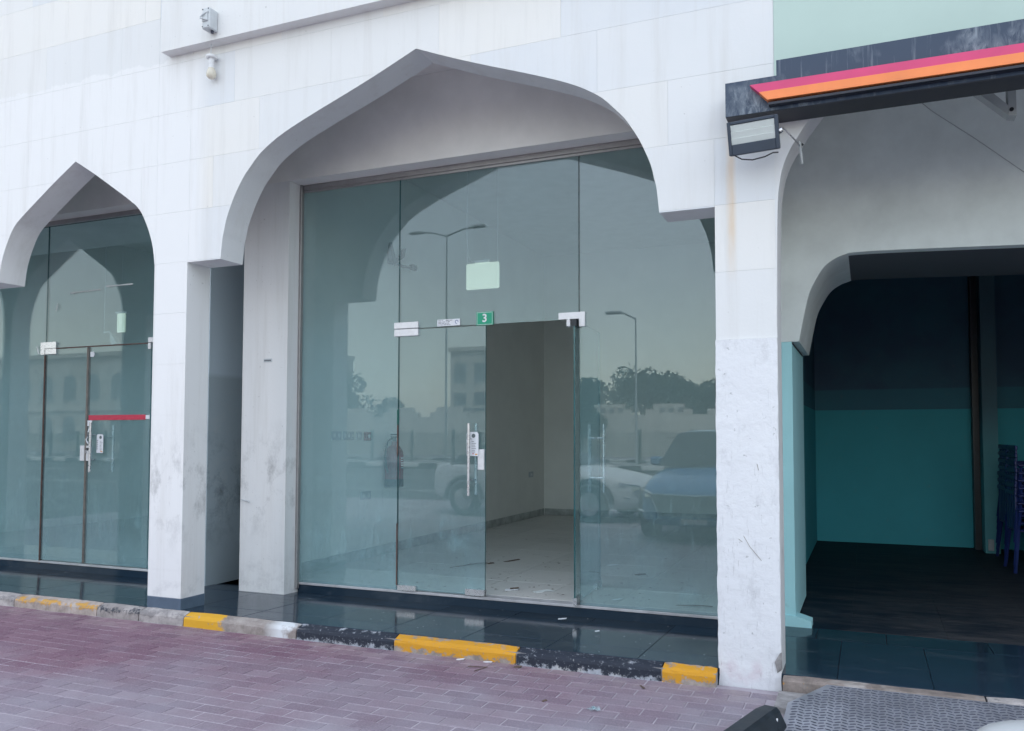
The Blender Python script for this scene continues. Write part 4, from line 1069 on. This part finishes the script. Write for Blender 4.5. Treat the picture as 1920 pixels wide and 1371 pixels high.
# ------------------------------------------------------------------ cars
def car(paint, label, loc, rz, suv=False, group=None):
    t = thing('parked_car', label, 'car', (0, 0, 0), group); L = dict(local=True)
    H = .06 if suv else 0
    # stations along x: nose at 0, tail at -4.4 ; (x, half width, sill z, belt z, deck z)
    stn = [(0.02, .42, .42, .60, .62), (-.04, .62, .30, .66, .68), (-.14, .77, .24, .70, .74), (-.35, .85, .22, .75, .82), (-.8, .89, .20, .80, .90), (-1.25, .90, .20, .86, .97),
           (-1.7, .90, .20, .90, .98), (-2.4, .90, .20, .92, .98), (-3.2, .90, .20, .94, .99), (-3.7, .89, .22, .95, 1.02), (-4.15, .84, .26, .94, 1.02), (-4.38, .70, .34, .86, .92), (-4.42, .5, .42, .8, .84)]
    v = []
    for x, w, s0, b, d in stn:
        b += H; d += H
        for (yy, zz) in ((0, s0), (w*.9, s0), (w, s0 + .12), (w*1.0, (s0 + b)/2 + .06), (w*.97, b), (w*.84, d - .02), (w*.45, d), (0, d + .012)): v.append((x, yy, zz))
    k = 8; f = []
    for i in range(len(stn) - 1):
        for j in range(k - 1): f.append((i*k + j, i*k + j + 1, (i + 1)*k + j + 1, (i + 1)*k + j))
    nv = len(v); v2 = [(x, -y, z) for x, y, z in v]; f2 = [tuple(q + nv for q in reversed(p)) for p in f]
    mb = MB().add(v + v2, f + f2)
    mb.add([v[j] for j in range(k)] + [v2[j] for j in range(k - 1, -1, -1)], [tuple(range(2*k))]); e = (len(stn) - 1)*k
    mb.add([v[e + j] for j in range(k)] + [v2[e + j] for j in range(k - 1, -1, -1)], [tuple(range(2*k))])
    import bmesh
    o = mb.build('body', paint, t, **L)
    b = bmesh.new(); b.from_mesh(o.data); bmesh.ops.remove_doubles(b, verts=b.verts, dist=.0005); bmesh.ops.recalc_face_normals(b, faces=b.faces); b.to_mesh(o.data); b.free()
    md = o.modifiers.new('s', 'SUBSURF'); md.levels = md.render_levels = 2
    for p in o.data.polygons: p.use_smooth = True
    zr_ = 1.46 + (.16 if suv else 0)
    gs = [(-1.35, .72, .98 + H, .985 + H), (-2.05, .66, .98 + H, zr_ - .03), (-2.5, .64, .98 + H, zr_), (-3.1, .63, .98 + H, zr_ - .02), (-3.95, .66, 1.0 + H, 1.03 + H)]
    v = []
    for x, w, z0, z1 in gs:
        for yy, zz in ((w + .13, z0), (w + .02, z1 - .04 if z1 - z0 > .1 else z1), (w*.7, z1), (-w*.7, z1), (-w - .02, z1 - .04 if z1 - z0 > .1 else z1), (-w - .13, z0)): v.append((x, yy, zz))
    f = []; mi = []
    for i in range(4):
        for j in range(5): f.append((i*6 + j, i*6 + j + 1, (i + 1)*6 + j + 1, (i + 1)*6 + j)); mi.append(0 if (j in (0, 4) or i in (0, 3)) else 1)
    mb = MB().add(v, f); mb.mi = mi
    o = mb.build('cabin', [M['car_glass'], paint], t, **L)
    for x in (-.85, -3.5):
        for sy in (-1, 1):
            w = MB().lathe([(0, -.1), (.2, -.1), (.31, -.1), (.325, -.07), (.325, .07), (.31, .1), (0, .1)], (x, sy*.82, .325), 24, axis='y').build('wheel', M['rubber'], t, smooth=True, **L)
            MB().lathe([(0, -.006), (.19, -.006), (.2, 0), (.19, .006), (0, .006)], (x, sy*.925, .325), 20, axis='y').build('rim', M['steel'], w, smooth=True, **L)
            MB().tube([(x + .42*math.cos(q), sy*.885, .33 + .40*math.sin(q)) for q in [math.pi*i/10 for i in range(11)]], .045, 6).build('wheel_arch', M['black'], t, **L)
    for sy in (-1, 1):
        MB().prism([(-.02, .60 + H), (-.30, .72 + H), (-.42, .70 + H), (-.12, .55 + H)], sy*.56, sy*.72).build('headlight', M['lightbox'], t, **L)
        MB().bbox(-1.98, -1.82, sy*1.0 - .09, sy*1.0 + .09, .98 + H, 1.12 + H, .03).build('mirror', paint, t, **L)
    MB().prism([(-.60, .62 + H), (.60, .62 + H), (.48, .42), (-.48, .42)], -.05, .05, axis='x').build('grille', M['black'], t, **L)
    MB().tube([(.052, -.62, .64 + H), (.056, 0, .625 + H), (.052, .62, .64 + H)], .013, 6).tube([(.05, -.62, .64 + H), (.055, -.49, .41), (.055, .49, .41), (.05, .62, .64 + H)], .012, 6).tube([(-.02, -.62, .645 + H), (-.32, -.86, .70 + H)], .016, 6).tube([(-.02, .62, .645 + H), (-.32, .86, .70 + H)], .016, 6).tube([(-.06, -.6, .40), (-.24, -.86, .46)], .012, 6).tube([(-.06, .6, .40), (-.24, .86, .46)], .012, 6).build('grille_trim', M['chrome'], t, **L)
    mb = MB()
    for q in (0, 2.09, 4.19): mb.tube([(.055, .0, .52), (.055, .045*math.sin(q), .52 + .045*math.cos(q))], [.006, .012], 6)
    mb.build('emblem', M['chrome'], t, **L)
    MB().bbox(.03, .06, -.18, .18, .30, .37, .003).build('number_plate', M['white_plastic'], t, **L)
    t.location = loc; t.rotation_euler = (0, 0, rz)
    return t
HP = math.pi / 2
car(M['car_white'], 'white car nosing into the lower right corner', (.985, -2.21, STREET), HP + .12)
car(M['car_blue'], 'blue car parked facing the shops, mirrored in the right pane', (-2.22, -3.86, STREET), HP, True)
car(M['car_white'], 'white car behind the blue one, mirrored in the shop glass', (-3.55, -6.9, STREET), .12)

# ------------------------------------------------------------------ the far side of the street (seen mirrored in the glass)
def kerb_line(y, x0, x1, label_kind):
    k = MB().box(x0, x1, y - .12, y + .12, -.26, -.03).build('far_kerb', M['kerb_black'], kind='structure')
    x = x0; i = 0
    while x < x1:
        MB().bbox(x + .01, x + .99, y - .14, y + .14, -.15, .03, .01).build('kerb_stone', M['white_line'] if i % 2 else M['kerb_black'], k); x += 1.; i += 1
kerb_line(-26.6, -60, 0, 0); kerb_line(-35.0, -60, 0, 0)
MB().box(-150, 60, -31.4, -26.7, -.26, -.02).build('median', M['conc'], kind='structure')
MB().box(-150, 60, -60, -35.0, -.249, -.05).build('far_pavement', M['sand'], kind='structure')
for y in (-13.0, -20.0): MB().box(-150, 60, y - .07, y + .07, -.249, -.246).build('road_line', M['white_line'], kind='structure')
fn = thing('mesh_fence', 'green wire mesh fence across the street mirrored in the glass', 'fence', (-20, -30, 0))
for i in range(24):
    x = -60 + 2.5*i; MB().bbox(x - .07, x + .07, -30.07, -29.93, -.02, 1.65, .005).build('post', M['fence'], fn)
mb = MB()
for i in range(int(57.5 / .12)):
    x = -60 + .12*i; mb.box(x - .014, x + .014, -30.006, -29.994, .05, 1.5)
for j in range(8): mb.box(-60, -2.5, -30.012, -30.0065, .08 + .19*j, .105 + .19*j)
tag(mb.build('wire_mesh', M['fence'], fn), kind='stuff')
cw = thing('compound_wall', 'pale stepped compound wall beyond the fence mirrored in the glass', 'wall', (-20, -44, 0))
pl = [(-46, -.1), (5, -.1), (5, 3.4)]
for x in (2, -2, -6, -10, -14, -18, -22, -26, -30, -34, -38, -42):
    pl += [(x + 1.2, 3.4), (x + 1.2, 3.05), (x + .7, 3.05), (x + .7, 2.7), (x - .3, 2.7), (x - .3, 3.05), (x - .8, 3.05), (x - .8, 3.4)]
pl += [(-46, 3.4)]
MB().prism(pl, -44.2, -43.8).build('wall', M['stone_wall'], cw)
for x in (.4, -3.6, -7.6, -11.6, -15.6, -19.6, -23.6):
    for d in (-.6, 0, .6): MB().box(x + d - .17, x + d + .17, -43.799, -43.78, 2.85, 3.15).build('wall_opening', M['win_dark'], cw)
def tree(x, y, h, r, label):
    t = thing('street_tree', label, 'tree', (x, y, -.1), 'trees across the street')
    tr = MB().tube([(x, y, -.1), (x + .1, y, h*.25), (x - .1, y + .1, h*.5)], [.2, .15, .1], 8)
    for q in range(5):
        a = q*1.3; tr.tube([(x, y, h*.4), (x + r*.35*math.cos(a), y + r*.35*math.sin(a), h*.6), (x + r*.6*math.cos(a), y + r*.6*math.sin(a), h*.72)], [.09, .06, .03], 5)
    tr.build('trunk', M['bark'], t)
    mb = MB(); cl = [(random.gauss(0, r*.45), random.gauss(0, r*.45), h*.62 + random.gauss(0, h*.13), random.uniform(.28, .5)*r) for _ in range(16)]
    for i in range(5200):
        a, b, c_, rr = random.choice(cl); d = Vector((random.gauss(0, 1), random.gauss(0, 1), random.gauss(0, .8))).normalized()*rr*random.uniform(.6, 1)
        p = Vector((x + a, y + b, max(.8, c_))) + d; s = random.uniform(.12, .24)
        e = Vector((random.gauss(0, 1), random.gauss(0, 1), random.gauss(0, 1))).normalized(); g_ = e.orthogonal().normalized()
        mb.add([p - e*s, p + g_*s*.5, p + e*s, p - g_*s*.5], [(0, 1, 2, 3)])
    tag(mb.build('crown', M['leaf'], t), kind='stuff')
for i, (x, y, h, r, lb_) in enumerate(((-15, -50, 7, 3.2, 'broad dark tree over the stepped wall, mirrored in the right pane'), (-19.5, -51, 6.2, 3, 'smaller tree left of the broad one beyond the stepped wall'),
      (-11, -49, 5.6, 2.6, 'low bushy tree at the right end of the mirrored row'), (-40, -49, 6, 3.2, 'tree far left beyond the wall, mirrored in the closed door'),
      (-17, -41.5, 3.4, 1.6, 'low bush in front of the stepped wall'))): tree(x, y, h, r, lb_)
def lamp(x, y, h, two, label):
    t = thing('street_lamp', label, 'street lamp', (x, y, 0), 'street lamps across the road')
    MB().tube([(x, y, -.1), (x, y, h)], [.07, .035], 10).build('post', M['lamp_metal'], t)
    for s in ((-1, 1) if two else (-.55,)):
        MB().tube([(x, y, h - .02), (x + s*.9, y, h + .25), (x + s*1.5, y, h + .32)], .05, 6).build('arm', M['lamp_metal'], t)
        MB().bbox(x + s*1.9 - .4, x + s*1.9 + .4, y - .15, y + .15, h + .26, h + .4, .04).build('head', M['lamp_metal'], t)
lamp(-9.9, -29, 6.8, False, 'single-arm street lamp mirrored in the right pane'); lamp(-21.0, -31, 12.2, True, 'tall twin-arm street lamp mirrored behind the hanging light box')
def block_building(x0, x1, y, h, label, nx, nz, arch):
    t = thing('stone_building', label, 'building', ((x0 + x1)/2, y, 0), 'buildings across the street')
    MB().box(x0, x1, y - 12, y, -.1, h).build('wall', M['stone_wall'], t)
    MB().box(x0 - .15, x1 + .15, y - 12.1, y + .25, h, h + .4).build('parapet', M['stone_wall'], t)
    MB().box(x0, x1, y + .001, y + .15, h*.42, h*.42 + .25).build('string_course', M['stone_wall'], t)
    for i in range(nx):
        for k in range(nz):
            cx = x0 + (x1 - x0)*(i + .5)/nx; zb = .9 + (h - 1.)*k/nz; w = min(.8, (x1 - x0)/nx*.3); hh = (h - 1)/nz*.62
            pl = [(cx - w, zb), (cx + w, zb)] + ([(cx + w, zb + hh*.7), (cx + w*.7, zb + hh*.9), (cx, zb + hh), (cx - w*.7, zb + hh*.9), (cx - w, zb + hh*.7)] if arch else [(cx + w, zb + hh), (cx - w, zb + hh)])
            o = MB().prism([(cx + (a - cx)*1.25, zb + (b - zb)*1.08 - .05) for a, b in pl], y + .0005, y + .08).build('window_frame', M['stone_wall'], t)
            MB().prism(pl, y + .081, y + .10).build('window', M['win_dark'], o)
block_building(-95, -46, -46, 8.6, 'long sandstone building with arched windows mirrored in the left shop glass', 16, 2, True)
block_building(-37.5, -31.0, -62, 9.5, 'narrow pale building with square windows mirrored in the closed door', 3, 3, False)
